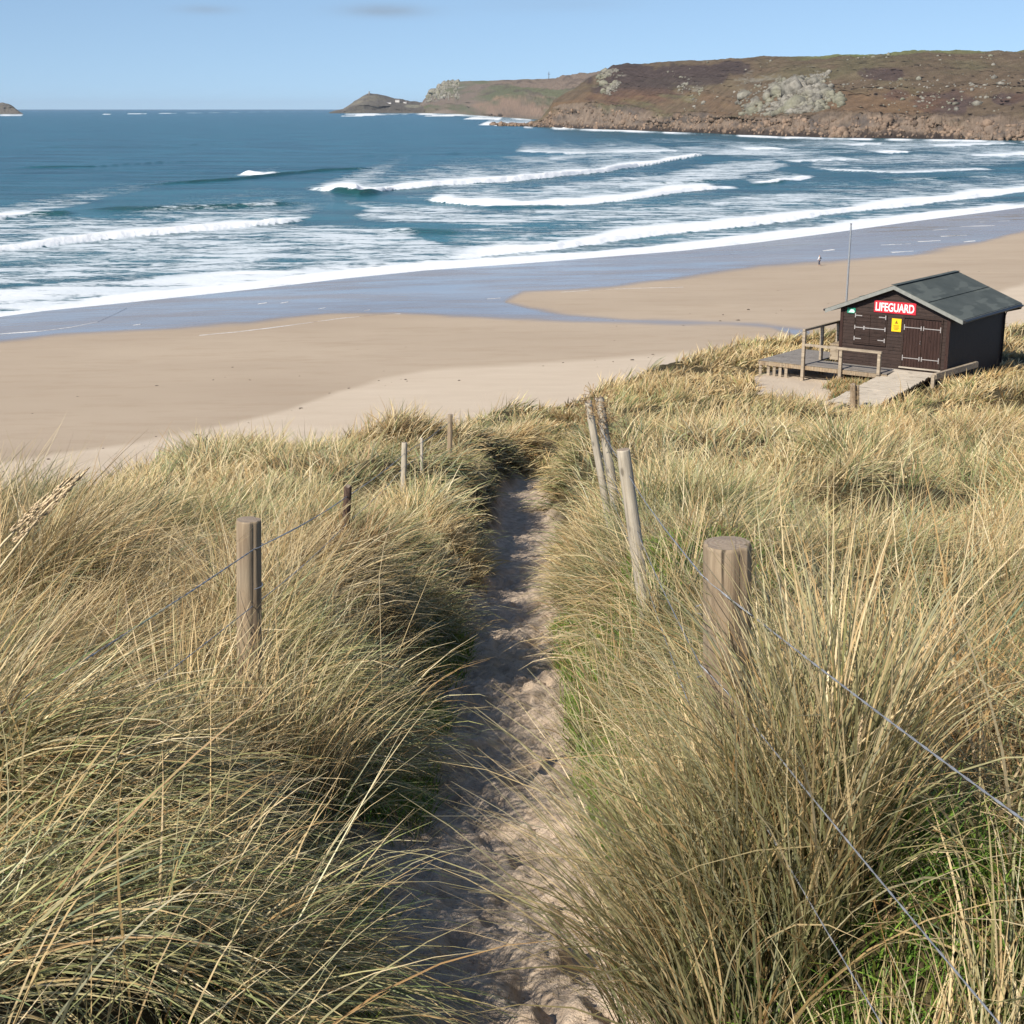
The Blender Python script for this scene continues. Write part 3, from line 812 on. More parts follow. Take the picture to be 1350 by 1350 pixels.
WHITE = mat_plain('white_letter_paint', (0.82, 0.80, 0.78), 0.5, 0.04)
YEL = mat_plain('yellow_sign_paint', (0.85, 0.55, 0.02), 0.4, 0.05)
BLK = mat_plain('dark_pictogram_paint', (0.22, 0.13, 0.01), 0.5, 0.05)
GRN = mat_plain('green_sign_paint', (0.02, 0.22, 0.14), 0.4, 0.06)
BLACK = mat_plain('black_plastic', (0.02, 0.02, 0.022), 0.4, 0.1)
DRYG = mat_plain('dry_seed_head', (0.52, 0.40, 0.25), 0.85, 0.35, 60)
STALK = mat_plain('dry_stalk', (0.66, 0.54, 0.34), 0.7, 0.2, 40)
WALLW = mat_plain('white_rendered_wall', (0.72, 0.70, 0.66), 0.8, 0.08, 0.2)
SLATE = mat_plain('slate_roof', (0.16, 0.15, 0.15), 0.7, 0.2, 0.2)

def text_mesh(name, body, width, height, depth, m, parent, loc, rot):
    cu = bpy.data.curves.new(name, 'FONT'); cu.body = body; cu.extrude = depth; cu.offset = 0.022
    cu.space_character = 0.98
    o = bpy.data.objects.new(name, cu); COL.objects.link(o)
    bpy.context.view_layer.update()
    dg = bpy.context.evaluated_depsgraph_get()
    me = bpy.data.meshes.new_from_object(o.evaluated_get(dg))
    bpy.data.objects.remove(o)
    xs = [v.co.x for v in me.vertices]; ys = [v.co.y for v in me.vertices]
    w, h = max(xs) - min(xs), max(ys) - min(ys)
    for v in me.vertices:
        v.co.x = (v.co.x - min(xs) - w / 2) * width / w
        v.co.y = (v.co.y - min(ys) - h / 2) * height / h
    me.materials.clear()
    r = link(name, me, m, parent); r.location = loc; r.rotation_euler = rot
    return r

# ------------------------------------------------------------------ lifeguard hut.  local axes: x = along the front to the LEFT, y = away from the viewer
HUT_W, HUT_L, HUT_H, HUT_R = 4.54, 6.1, 2.25, 3.15
hut_ang = math.atan2(math.sin(HYAW), -math.cos(HYAW))
# local (u, v, z) -> world
def hw_(u, v, z=0.0):
    c, s = math.cos(HYAW), math.sin(HYAW)
    return Vector((HX - c * u + s * v, HY + s * u + c * v, HZ + z))
HROT = -HYAW     # local x' = -u, local y' = v, rotated by -yaw about z
def hp(u, v, z=0.0): return (-u, v, z)       # into an object frame placed at the hut corner

def hut():
    t = empty('lifeguard_hut', (HX, HY, HZ), HROT)
    tag(t, 'dark brown timber lifeguard hut with grey-green felt roof above the beach', 'hut')
    pit = (HUT_R - HUT_H) / (HUT_W / 2)
    ln = math.hypot(1, pit)
    # clad walls: lapped boards on a backing
    def gable(v0, name, sgn):
        m = MB()
        m.poly([hp(0, v0, -0.9), hp(HUT_W, v0, -0.9), hp(HUT_W, v0, HUT_H), hp(HUT_W / 2, v0, HUT_R), hp(0, v0, HUT_H)], (0, 0.06 * sgn, 0))
        z = -0.45; bh = 0.135
        while z < HUT_R - 0.1:
            z1 = z + bh
            def lim(zz):
                if zz <= HUT_H: return 0.0, HUT_W
                k = (zz - HUT_H) / pit; return k, HUT_W - k
            a0, b0 = lim(z); a1, b1 = lim(min(z1, HUT_R - 0.01))
            y0, y1 = v0 - sgn * 0.024, v0 - sgn * 0.008
            vs = [m.bm.verts.new(p) for p in ((-a0, y0, z), (-b0, y0, z), (-b1, y1, min(z1, HUT_R - .01)), (-a1, y1, min(z1, HUT_R - .01)),
                                             (-a0, v0 - sgn * 0.001, z), (-b0, v0 - sgn * 0.001, z))]
            m.bm.faces.new(vs[:4]); m.bm.faces.new([vs[0], vs[4], vs[5], vs[1]])
            z = z1
        return m.build(name, WOOD_DARK, t)
    gable(0.0, 'front_wall', 1)
    gable(HUT_L, 'back_wall', -1)
    for u0, sg in ((0.0, 1), (HUT_W, -1)):
        m = MB()
        m.box((-u0 - sg * 0.03, HUT_L / 2, (HUT_H - 0.9) / 2 - 0.03), (0.06, HUT_L - 0.13, HUT_H + 0.84))
        z = -0.45
        while z < HUT_H - 0.14:
            x0, x1 = -u0 + sg * 0.024, -u0 + sg * 0.008
            vs = [m.bm.verts.new(p) for p in ((x0, 0.01, z), (x0, HUT_L - .01, z), (x1, HUT_L - .01, z + .135), (x1, 0.01, z + .135), (-u0 + sg * .001, .01, z), (-u0 + sg * .001, HUT_L - .01, z))]
            m.bm.faces.new(vs[:4]); m.bm.faces.new([vs[0], vs[1], vs[5], vs[4]])
            z += 0.135
        m.build('side_wall', WOOD_DARK, t)
    # corner boards
    for u0, v0 in ((0.02, -0.036), (HUT_W - 0.02, -0.036), (0.02, HUT_L + 0.036), (HUT_W - 0.02, HUT_L + 0.036)):
        m = MB(); m.box((-u0, v0, 0.85), (0.13, 0.022, 2.6)); m.build('corner_board', WOOD_DOOR, t)
    # roof
    OE, OF = 0.60, 0.28
    rf = MB()
    th = 0.05
    ridge_z = HUT_R + 0.06
    for sg in (1, -1):
        e_u = HUT_W / 2 + sg * (HUT_W / 2 + OE); ez = ridge_z - pit * (HUT_W / 2 + OE)
        a = Vector(hp(HUT_W / 2, -OF, ridge_z)); b = Vector(hp(e_u, -OF, ez))
        nrm = Vector((0, 0, 1))
        rf.poly([a, b, b + nrm * th, a + nrm * th], (0, HUT_L + 2 * OF, 0))
    roof = rf.build('roof', FELT, t)
    m = MB()
    for k in (1,):                                   # laps of the felt
        for sg in (1, -1):
            f = k / 2; u = HUT_W / 2 + sg * (HUT_W / 2 + OE) * f; z = ridge_z + th - pit * (HUT_W / 2 + OE) * f
            m.box(hp(u, HUT_L / 2, z + 0.006), (0.06, HUT_L + 2 * OF, 0.006), mat=Matrix.Rotation(sg * math.atan(pit), 4, 'Y'))
    m.box(hp(HUT_W / 2, HUT_L / 2, ridge_z + th + 0.008), (0.24, HUT_L + 2 * OF + 0.01, 0.022))
    m.build('felt_lap', FELT, roof)
    # barge boards and fascias
    for v0 in (-OF - 0.016, HUT_L + OF + 0.016):
        for sg in (1, -1):
            e_u = HUT_W / 2 + sg * (HUT_W / 2 + OE + 0.02)
            a = Vector(hp(HUT_W / 2, v0, ridge_z + 0.03)); b = Vector(hp(e_u, v0, ridge_z + 0.03 - pit * (HUT_W / 2 + OE + .02)))
            d = Vector((0, 0, -0.15))
            m = MB(); m.poly([a, b, b + d, a + d], (0, 0.028, 0)); m.build('barge_board', FASCIA, t)
    for sg in (1, -1):
        e_u = HUT_W / 2 + sg * (HUT_W / 2 + OE + 0.016); ez = ridge_z - pit * (HUT_W / 2 + OE)
        m = MB(); m.box(hp(e_u, HUT_L / 2, ez - 0.04), (0.025, HUT_L + 2 * OF - .01, 0.13)); m.build('fascia', FASCIA, t)
        m = MB()
        m.tube([hp(e_u + sg * 0.07, -OF + 0.05, ez - 0.02), hp(e_u + sg * 0.07, HUT_L + OF - 0.05, ez - 0.06)], 0.05, 8)
        m.build('gutter', BLACK, t)
    ez = ridge_z - pit * (HUT_W / 2 + OE)
    m = MB(); m.tube([hp(-OE - 0.08, HUT_L + 0.1, ez - 0.05), hp(-OE - 0.06, HUT_L + 0.1, ez - 0.16), hp(-0.1, HUT_L + 0.06, ez - 0.32), hp(-0.07, HUT_L - 0.05, ez - 0.5), hp(-0.07, HUT_L - 0.05, -0.4)], 0.035, 8)
    m.build('downpipe', BLACK, t)
    # double door
    F = -0.03
    for u0 in (2.755, 3.535):
        pass
    doors = []
    for (ua, ub) in ((0.31, 1.055), (1.075, 1.82)):
        m = MB(); n = 6; wdt = (ub - ua) / n
        for k in range(n):
            m.box(hp(ua + (k + 0.5) * wdt, F - 0.012, 0.99), (wdt - 0.008, 0.026, 1.90), bev=0.004)
        d = m.build('door', WOOD_DOOR, t); doors.append(d)
    m = MB()
    for (u, z, sx_, sz_) in ((0.275, 1.0, .06, 1.98), (1.855, 1.0, .06, 1.98)):
        m.box(hp(u, F - 0.016, z), (sx_, 0.034, sz_))
    m.box(hp(1.065, F - 0.018, 2.02), (1.66, 0.04, 0.06))
    m.build('door_frame', WOOD_DARK, t)
    m = MB(); m.box(hp(1.065, F - 0.03, 0.015), (1.72, 0.12, 0.05)); m.build('threshold', PLANK, t)
    for d, (ua, ub), side in ((doors[0], (0.31, 1.055), 1), (doors[1], (1.075, 1.82), -1)):
        for z in (0.40, 1.62):
            m = MB()
            m.box(hp((ua + ub) / 2, F - 0.034, z), (0.72, 0.012, 0.030))
            uo = ua + 0.01 if side == 1 else ub - 0.01
            ui = ub - 0.04 if side == 1 else ua + 0.04
            m.box(hp(uo, F - 0.036, z), (0.032, 0.016, 0.22)); m.box(hp(ui, F - 0.036, z), (0.035, 0.016, 0.17))
            m.build('strap_hinge', IRONP, d)
    m = MB(); m.tube([hp(1.10, F - 0.05, 1.0), hp(1.10, F - 0.09, 1.0), hp(1.10, F - 0.09, 1.12), hp(1.10, F - 0.05, 1.12)], 0.009, 6); m.build('handle', IRONP, doors[1])
    # window shutters: two leaves over a hatch
    ua, ub, z0, z1 = 2.62, 3.92, 0.82, 1.98
    for a, b_ in ((ua, (ua + ub) / 2 - .006), ((ua + ub) / 2 + .006, ub)):
        m = MB(); n = 8; hh = (z1 - z0) / n
        for k in range(n):
            m.box(hp((a + b_) / 2, F - 0.010, z0 + (k + .5) * hh), (b_ - a, 0.022, hh - 0.006), bev=0.003)
        sh = m.build('shutter', WOOD_DARK, t)
        left = b_ == ub
        for z in (z0 + 0.17, z0 + 0.62, z1 - 0.06):
            mid = z == z0 + 0.62
            L_ = (b_ - a) * (1.0 if mid else 0.45)
            uo = b_ if left else a
            cx = uo - L_ / 2 if left else uo + L_ / 2
            m = MB(); m.box(hp(cx, F - 0.030, z), (L_, 0.012, 0.036)); m.box(hp(uo, F - 0.032, z), (0.04, 0.016, 0.17))
            if mid and left: m.box(hp(uo - 0.40, F - 0.034, z), (0.06, 0.018, 0.15))
            m.build('strap_hinge', IRONP, sh)
    m = MB()
    m.box(hp((ua + ub) / 2, F - 0.022, z0 - 0.03), (ub - ua + .12, 0.05, 0.045)); m.box(hp((ua + ub) / 2, F - 0.016, z1 + 0.03), (ub - ua + .12, 0.035, 0.045))
    for u in (ua - 0.035, ub + 0.035): m.box(hp(u, F - 0.014, (z0 + z1) / 2), (0.045, 0.03, z1 - z0 + 0.01))
    m.build('shutter_frame', WOOD_DARK, t)
    # skirting board under the floor
    m = MB(); m.box(hp(HUT_W / 2, -0.05, -0.18), (HUT_W + 0.02, 0.03, 0.30)); m.build('skirting_board', WOOD_DARK, t)
    # signs hang on the wall: things of their own
    def sign(name, lab, u, z, w, h, m_):
        s = empty(name, hw_(u, F - 0.012, z), HROT); tag(s, lab, 'sign')
        b = MB(); b.box((0, 0, 0), (w, 0.018, h), bev=0.004); b.build('board', m_, s)
        return s
    s = sign('lifeguard_sign', 'red sign board with big white letters LIFEGUARD on the hut front', 2.27, 2.345, 1.76, 0.47, RED)
    text_mesh('lettering', 'LIFEGUARD', 1.62, 0.34, 0.004, WHITE, s, (0, -0.014, 0), (PI / 2, 0, 0))
    s = sign('warning_sign', 'yellow rectangular notice with small dark symbols between shutter and doors', 2.16, 1.66, 0.40, 0.52, YEL)
    b = MB()
    b.poly([(-0.07, -0.0105, 0.06), (0.07, -0.0105, 0.06), (0.0, -0.0105, 0.20)], (0, -0.003, 0))
    b.build('warning_triangle', BLK, s)
    b = MB()
    for zz, w_ in ((-0.02, 0.24), (-0.07, 0.20), (-0.12, 0.24), (-0.17, 0.17)): b.box((0, -0.012, zz), (w_, 0.003, 0.022))
    b.build('printed_line', BLK, s)
    s = sign('first_aid_sign', 'small green sign with white emblem under the left eave', HUT_W - 0.42, 2.09, 0.36, 0.22, GRN)
    b = MB(); b.poly([(-0.13, -0.0105, -0.075), (0.15, -0.0105, -0.08), (0.15, -0.0105, -0.03), (0.10, -0.0105, 0.05), (-0.02, -0.0105, 0.06), (-0.06, -0.0105, -0.01)], (0, -0.003, 0)); b.build('emblem', mat_plain('pale_green_emblem', (0.5, 0.75, 0.65), 0.5), s)

hut()

# ------------------------------------------------------------------ deck, railings, ramp
def deck():
    t = empty('timber_deck', (HX, HY, HZ), HROT)
    tag(t, 'grey boarded timber deck on short posts along the left of the hut', 'deck')
    m = MB(); rr = random.Random(5)
    v = -1.36
    while v < -0.08:                                             # in front of the hut
        m.box(hp(3.62, v + 0.07, -0.10 + rr.uniform(-.003, .003)), (3.50, 0.132, 0.035)); v += 0.14
    m.build('walkway_boards', DECK, t)
    m = MB(); v = -1.36
    while v < 2.2:
        m.box(hp(6.44, v + 0.07, -0.10 + rr.uniform(-.003, .003)), (2.10, 0.132, 0.035)); v += 0.14
    m.build('platform_boards', DECK, t)
    m = MB(); m.box(hp(4.62, -1.42, -0.20), (5.6, 0.045, 0.16)); m.build('front_beam', WOOD_POST, t)
    m = MB(); m.box(hp(7.52, 0.45, -0.20), (0.045, 3.66, 0.16)); m.build('side_beam', WOOD_POST, t)
    for u in (7.42, 7.05, 6.78, 6.51, 6.24):
        m = MB(); m.box(hp(u, -1.36, -0.60), (0.13, 0.05, 0.92), bev=.006); m.build('slat', RAILW, t)
    for u, v in ((7.4, 2.1), (5.5, 2.1), (5.5, 0.4), (7.4, 0.5), (4.0, -1.2), (2.2, -1.2), (3.0, -0.4)):
        m = MB(); m.box(hp(u, v, -0.72), (0.11, 0.11, 1.18)); m.build('stilt', WOOD_POST, t)
    return t
deck()

def railing(name, lab, posts, rails):
    t = empty(name, (HX, HY, HZ), HROT)
    tag(t, lab, 'railing')
    for (u, v, z0, z1) in posts:
        m = MB(); m.box(hp(u, v, (z0 + z1) / 2), (0.13, 0.13, z1 - z0), bev=.01); m.build('post', RAILW, t)
    for (a, b) in rails:
        A, B = Vector(hp(*a)), Vector(hp(*b)); d = B - A
        q = d.to_track_quat('X', 'Z').to_matrix().to_4x4()
        m = MB(); m.box((A + B) / 2, (d.length, 0.12, 0.10), mat=q, bev=.01); m.build('rail', RAILW, t)
railing('deck_railing', 'low pale wooden railing along the front of the deck', [(5.42, -1.52, -1.05, 1.30), (3.78, -1.52, -0.95, 0.70), (2.15, -1.52, -0.75, 0.70)], [((5.35, -1.54, 0.752), (2.05, -1.54, 0.752))])
railing('deck_railing', 'taller railing running back along the left side of the deck', [(5.42, 0.10, -0.08, 1.30), (5.42, 1.62, -0.08, 1.30)], [((5.42, -1.60, 1.352), (5.42, 1.70, 1.352))])

t = empty('timber_bench', hw_(5.02, 1.15, -0.08), HROT)
tag(t, 'dark timber bench on the deck against the left wall of the hut', 'bench')
m = MB(); m.box((0, 0, 0.62), (0.42, 1.35, 0.07), bev=.01); m.build('seat', WOOD_POST, t)
m = MB(); m.box((0, 0, 0.36), (0.36, 1.2, 0.05)); m.build('shelf', DECK, t)
for y in (-0.6, 0.6):
    m = MB(); m.box((0, y, 0.29), (0.38, 0.10, 0.58)); m.build('leg', RAILW, t)

t = empty('boardwalk_ramp', (HX, HY, HZ), HROT)
tag(t, 'pale plank ramp leading from the sand up to the hut doors', 'ramp')
m = MB(); rr = random.Random(9)
n = 30
for k in range(n):
    f = (k + 0.5) / n; v = -0.30 - 5.0 * f; z = -0.07 - 0.60 * f
    w = 1.80 + 0.05 * f
    m.box(hp(1.20 + 0.35 * f + rr.uniform(-.03, .03), v, z), (w, 0.122, 0.05), mat=Matrix.Rotation(math.atan(0.12), 4, 'X') @ Matrix.Rotation(rr.uniform(-.008, .008), 4, 'Z'))
m.build('planks', PLANK, t)
for u in (0.45, 2.15):
    m = MB(); A = Vector(hp(u, -0.3, -0.16)); B = Vector(hp(u + 0.2, -5.3, -0.76)); d = B - A
    m.box((A + B) / 2, (d.length, 0.08, 0.13), mat=d.to_track_quat('X', 'Z').to_matrix().to_4x4()); m.build('bearer', WOOD_POST, t)

t = empty('timber_sleeper_edging', (HX, HY, HZ), HROT)
tag(t, 'pale sleeper edging laid beside the right corner of the hut', 'edging')
for (a, b) in (((0.00, -1.15, -0.02), (-0.42, 2.2, 0.05)),):
    A, B = Vector(hp(*a)), Vector(hp(*b)); d = B - A
    m = MB(); m.box((A + B) / 2, (d.length, 0.14, 0.24), mat=d.to_track_quat('X', 'Z').to_matrix().to_4x4(), bev=.012); m.build('sleeper', RAILW, t)
m = MB(); m.box(hp(0.03, -1.2, -0.25), (0.14, 0.14, 0.6), bev=.01); m.build('end_post', RAILW, t)

# flagpole behind the left eave
P = at_y(1118, 394, 67.0); Tp = at_y(1122, 296, 67.0); g = gz(P.x, 67.0)
fb = Vector((P.x - 0.08, 67.0, g))
t = empty('flagpole', fb); tag(t, 'slim bare grey flagpole rising behind the left end of the hut roof', 'flagpole')
m = MB(); m.tube([(0, 0, -0.3), (Tp.x - fb.x, 0, Tp.z - fb.z)], [0.05, 0.032], 8); m.build('pole', STEEL, t)
m = MB(); m.box((Tp.x - fb.x, 0, Tp.z - fb.z + 0.03), (0.10, 0.10, 0.06), bev=.02); m.build('cap', STEEL, t)
m = MB(); m.tube([(0.06, 0.02, 1.0), (Tp.x - fb.x + 0.05, 0.02, Tp.z - fb.z - 0.1)], 0.006, 4); m.build('halyard', WHITE, t)

# ------------------------------------------------------------------ fence posts
def post_mesh(name, length, r, seed, m, parent=None, taper=0.93, jag=0.0, n=28):
    rr = np.random.default_rng(seed)
    bm = bmesh.new(); rings = []
    zs = np.concatenate([np.linspace(0, length - 0.012, 14), [length - 0.003]])
    prof = 1 + 0.09 * fbm(np.cos(np.linspace(0, 2 * PI, n, False)) * 1.3 + seed, np.sin(np.linspace(0, 2 * PI, n, False)) * 1.3, 3, seed)
    ck = rr.integers(0, n, 5)
    for i, z in enumerate(zs):
        f = z / length
        rad = r * (1 / taper + (1 - 1 / taper) * f) * prof * (0.965 if i == len(zs) - 1 else 1)
        rad = rad.copy()
        for c in ck: rad[c] *= 1 - 0.16 * sst(0.25, 0.9, f)
        ring = []
        for k in range(n):
            a = 2 * PI * k / n
            zz = z + (jag * r * math.sin(3 * a + seed) * (0.6 + rr.random() * 0.6) if i >= len(zs) - 2 else 0)
            ring.append(bm.verts.new((rad[k] * math.cos(a), rad[k] * math.sin(a), zz)))
        rings.append(ring)
    for a, b in zip(rings[:-1], rings[1:]):
        for k in range(n): bm.faces.new([a[k], a[(k + 1) % n], b[(k + 1) % n], b[k]])
    last = rings[-1]
    for q in (0.7, 0.35):
        cx = sum(v.co.x for v in last) / n; cy = sum(v.co.y for v in last) / n; cz = sum(v.co.z for v in rings[-1]) / n
        nr = [bm.verts.new((rings[-1][k].co.x * q, rings[-1][k].co.y * q, cz + (rings[-1][k].co.z - cz) * q + 0.0035 * (1 - q))) for k in range(n)]
        for k in range(n): bm.faces.new([last[k], last[(k + 1) % n], nr[(k + 1) % n], nr[k]])
        last = nr
    bm.faces.new(last)
    me = bpy.data.meshes.new(name); bm.to_mesh(me); bm.free()
    sm = np.ones(len(me.polygons), bool); sm[14 * n:] = False
    me.polygons.foreach_set('use_smooth', sm)
    return link(name, me, m, parent)

def end_grain():
    b = NB('post_top_end_grain'); v = b.coord()
    w = b.n('TexWave'); w.wave_type = 'RINGS'; w.rings_direction = 'Z'; w.inputs['Scale'].default_value = 28; w.inputs['Distortion'].default_value = 2.5; w.inputs['Detail'].default_value = 3
    b.L(v, w.inputs[0])
    c = b.mix(w.outputs[1], (0.25, 0.195, 0.145), (0.31, 0.25, 0.19))
    c = b.mix(b.rng(b.noise(v, 20, 4), 0.5, 0.7, 0, 0.5), c, (0.17, 0.14, 0.115))
    return b.fin(c, 0.9, b.bump(b.noise(v, 30, 5, 0.7), 0.8, 0.006), spec=0.1)
ENDG = end_grain()

POSTS = {}
def fence_post(key, top, low, y, dia, label, m=WOOD_POST, jag=0.0, sink=0.35, cat='post', y2=None):
    T = at_y(top[0], top[1], y); Lw = at_y(low[0], low[1], y2 if y2 else y)
    ax = (T - Lw).normalized()
    B = Lw.copy()
    for _ in range(400):
        if B.z < gz(B.x, B.y) - sink: break
        B -= ax * 0.02
    length = (T - B).length
    o = empty('fence_post', B); tag(o, label, cat, 'fence posts beside the sandy path')
    o.rotation_mode = 'QUATERNION'; o.rotation_quaternion = ax.to_track_quat('Z', 'Y')
    p = post_mesh('post', length, dia / 2, len(POSTS) + 3, m, o, jag=jag)
    p.data.materials.append(ENDG)
    mi = np.zeros(len(p.data.polygons), np.int32); mi[14 * 28:] = 1
    p.data.polygons.foreach_set('material_index', mi)
    POSTS[key] = (o, T, ax, dia / 2, length)
    return o

fence_post('R1', (958.5, 714), (958.5, 815), 3.30, 0.114, 'thick round fence post with flat top, nearest on the right of the path')
fence_post('R2', (821, 592), (844, 757), 8.9, 0.084, 'slender pale fence post leaning left, behind the thick right hand post', WOOD_OLD)
fence_post('R3', (775, 529), (799, 662), 14.4, 0.074, 'narrow split fence post, left one of the leaning pair', WOOD_OLD, 0.5)
fence_post('R4', (790, 524), (809, 650), 14.75, 0.094, 'fence post with dry grass caught on top, right one of the leaning pair', WOOD_OLD, 0.3)
fence_post('L1', (328.5, 684), (329, 860), 6.4, 0.112, 'tall upright round fence post standing on the left bank')
fence_post('L2', (459, 640), (455, 715), 11.0, 0.060, 'dark thin fence post wrapped in dry grass on the left bank', RUST, 0.3)
fence_post('L3', (533.5, 583), (532, 632), 20.0, 0.078, 'weathered grey fence post sunk in the grass, mid left', WOOD_OLD)
fence_post('L4', (556, 577), (556, 600), 23.0, 0.050, 'small fence post barely showing above the grass', WOOD_OLD)
fence_post('L5', (593.5, 546), (593, 588), 25.5, 0.088, 'far fence post with a short crosspiece near the end of the path')
o5, T5, ax5, r5, l5 = POSTS['L5']
m = MB(); m.box((0.10, 0, l5 - 0.06), (0.26, 0.04, 0.035)); m.build('crosspiece', WOOD_POST, o5)
P = at_y(1127, 506, 53.5)
fence_post('H1', (1124.5, 506), (1124.5, 540), 53.4, 0.20, 'knotty weathered post standing in the sand before the hut ramp', WOOD_POST, 0.2)
fence_post('H2', (1130.5, 508), (1130.5, 540), 53.5, 0.13, 'thinner post strapped to the knotty post before the hut ramp', WOOD_POST, 0.3)
# fittings on the near posts
o1, T1, ax1, r1, l1 = POSTS['L1']
m = MB(); m.tube([(r1 + .012, 0.01, l1 - 0.10), (r1 + .018, 0.0, l1 - 0.5), (r1 + .02, 0.0, 0.2)], 0.010, 6); m.build('iron_stake', RUST, o1)
for zz in (0.13, 0.32):
    m = MB()
    m.tube([(r1 * math.cos(a) * 1.06, r1 * math.sin(a) * 1.06, l1 - zz - 0.01 * math.sin(a)) for a in np.linspace(-2.6, 1.2, 18)], 0.0022, 5); m.build('wire_tie', STEEL, o1)
m = MB(); m.tube([(r1 + .012, -0.012, l1 - 0.33), (r1 + .032, -0.02, l1 - 0.345), (r1 + .03, -0.01, l1 - 0.37), (r1 + .01, 0, l1 - 0.36)], 0.004, 6); m.build('staple', STEEL, o1)
oR, TR, axR, rR, lR = POSTS['R1']
for zz in (0.16, 0.34):
    m = MB(); m.tube([(-0.02, -rR - .001, lR - zz), (-0.02, -rR - .014, lR - zz - 0.004), (-0.02, -rR - .014, lR - zz - 0.02), (-0.02, -rR - .001, lR - zz - 0.024)], 0.0022, 5); m.build('staple', STEEL, oR)

# ------------------------------------------------------------------ wires
def strand_wire(label, pts, r, sag=0.02):
    m = MB(); P = [Vector(p) for p in pts]; line = []
    for a, b in zip(P[:-1], P[1:]):
        n = 24
        for i in range(n):
            f = i / n; q = a.lerp(b, f); q.z -= sag * 4 * f * (1 - f) * min(1.5, (b - a).length / 4); line.append(q)
    line.append(P[-1])
    # two strands twisted together
    for ph in (0, PI):
        tw = []
        total = 0
        fine = []
        for a, b in zip(line[:-1], line[1:]):
            k = max(2, int((b - a).length / 0.02)) if (a.xy.length < 6) else 2
            for i in range(k): fine.append(a.lerp(b, i / k))
        fine.append(line[-1])
        for i, q in enumerate(fine):
            if i: total += (q - fine[i - 1]).length
            d = (fine[min(i + 1, len(fine) - 1)] - fine[max(i - 1, 0)]).normalized()
            s = d.cross(Vector((0, 0, 1))).normalized(); u = s.cross(d)
            w = total / 0.05 * 2 * PI / 2
            tw.append(q + (s * math.cos(w + ph) + u * math.sin(w + ph)) * r * 0.8)
        m.tube(tw, r, 5, False)
    o = m.build('fence_wire', WIREM, smooth=True)
    tag(o, label, 'wire', 'wires of the path fence')

def wire_pts(pxl): return [at_y(*p) for p in pxl]
def ext(P, y_end):
    a, b = P[-2], P[-1]; k = (y_end - b.y) / (b.y - a.y); return P + [b + (b - a) * k]
OFF = Vector((0, -rR - 0.004, 0))
strand_wire('upper grey fence wire running from the thick right post past the viewer', ext(wire_pts([(788, 556, 14.6), (829, 627, 8.85), (924, 757, 3.29), (958, 786, 3.225), (992, 812, 3.20), (1350, 1082, 2.02)]), -1.6), 0.0014, 0.012)
strand_wire('middle grey fence wire sloping down to the lower right corner', ext(wire_pts([(792, 596, 14.5), (840, 700, 8.85), (922, 875, 3.29), (958, 912, 3.22), (1318, 1350, 1.87)]), -1.6), 0.0012, 0.012)
strand_wire('lowest thin fence wire half hidden in the grass at right', ext(wire_pts([(797, 632, 14.5), (852, 768, 8.85), (922, 965, 3.28), (958, 1000, 3.215), (1162, 1350, 2.24)]), -1.6), 0.0010, 0.01)
strand_wire('fence wire descending leftward from the tall left post', [at_y(593, 556, 25.4), at_y(533, 598, 19.95), at_y(457, 655, 10.95), at_y(335, 724, 6.34), at_y(0, 940, 4.53), at_y(0, 940, 4.53) + (at_y(0, 940, 4.53) - at_y(335, 724, 6.34)) * 2.6], 0.0024, 0.015)
strand_wire('lower wire of the left fence low among the grass', [at_y(593, 570, 25.4), at_y(533, 615, 19.95), at_y(457, 690, 10.95), at_y(332, 800, 6.34), at_y(0, 1050, 4.53)], 0.0018, 0.02)

# ------------------------------------------------------------------ seed heads
def seed_head(label, base, pts, spike_len, spike_r, sr=0.0016, seed=1):
    t = empty('grass_seed_head', base); tag(t, label, 'seed head', 'dry grass flower spikes')
    L_ = [Vector(p) - Vector(base) for p in pts]
    m = MB(); m.tube(L_, [sr * (1 - 0.5 * i / (len(L_) - 1)) for i in range(len(L_))], 6); m.build('stalk', STALK, t, True)
    rr = random.Random(seed)
    a, b = L_[-2], L_[-1]; d = (b - a).normalized(); st = b - d * spike_len
    bm = bmesh.new()
    n = 150
    for i in range(n):
        f = i / n; c = st + d * spike_len * f
        rad = spike_r * math.sin(PI * min(1, f * 0.9 + 0.12)) ** 0.7
        ang = rr.random() * 2 * PI
        s = d.cross(Vector((0, 0, 1))).normalized(); u = s.cross(d)
        o = (s * math.cos(ang) + u * math.sin(ang))
        gl = spike_r * rr.uniform(1.6, 2.6)
        p0 = c + o * rad * 0.3; p1 = c + o * rad + d * gl; w = d.cross(o).normalized() * spike_r * 0.28
        mid = (p0 + p1) / 2 + o * rad * 0.25
        v = [bm.verts.new(q) for q in (p0, mid + w, p1, mid - w, mid + o * rad * 0.3)]
        for f3 in ((0, 1, 4), (1, 2, 4), (2, 3, 4), (3, 0, 4)): bm.faces.new([v[k] for k in f3])
    me = bpy.data.meshes.new('spike'); bm.to_mesh(me); bm.free(); link('spike', me, DRYG, t)

def sh_px(label, px, gy, tip_len, r, seed, y, sr=0.0016):
    pts = [at_y(a, b, y) for a, b in px]
    b0 = pts[0]
    base = Vector((b0.x, b0.y, gz(b0.x, b0.y) - 0.03)) if gy else b0
    seed_head(label, base, ([base] if gy else []) + pts, tip_len, r, sr, seed)
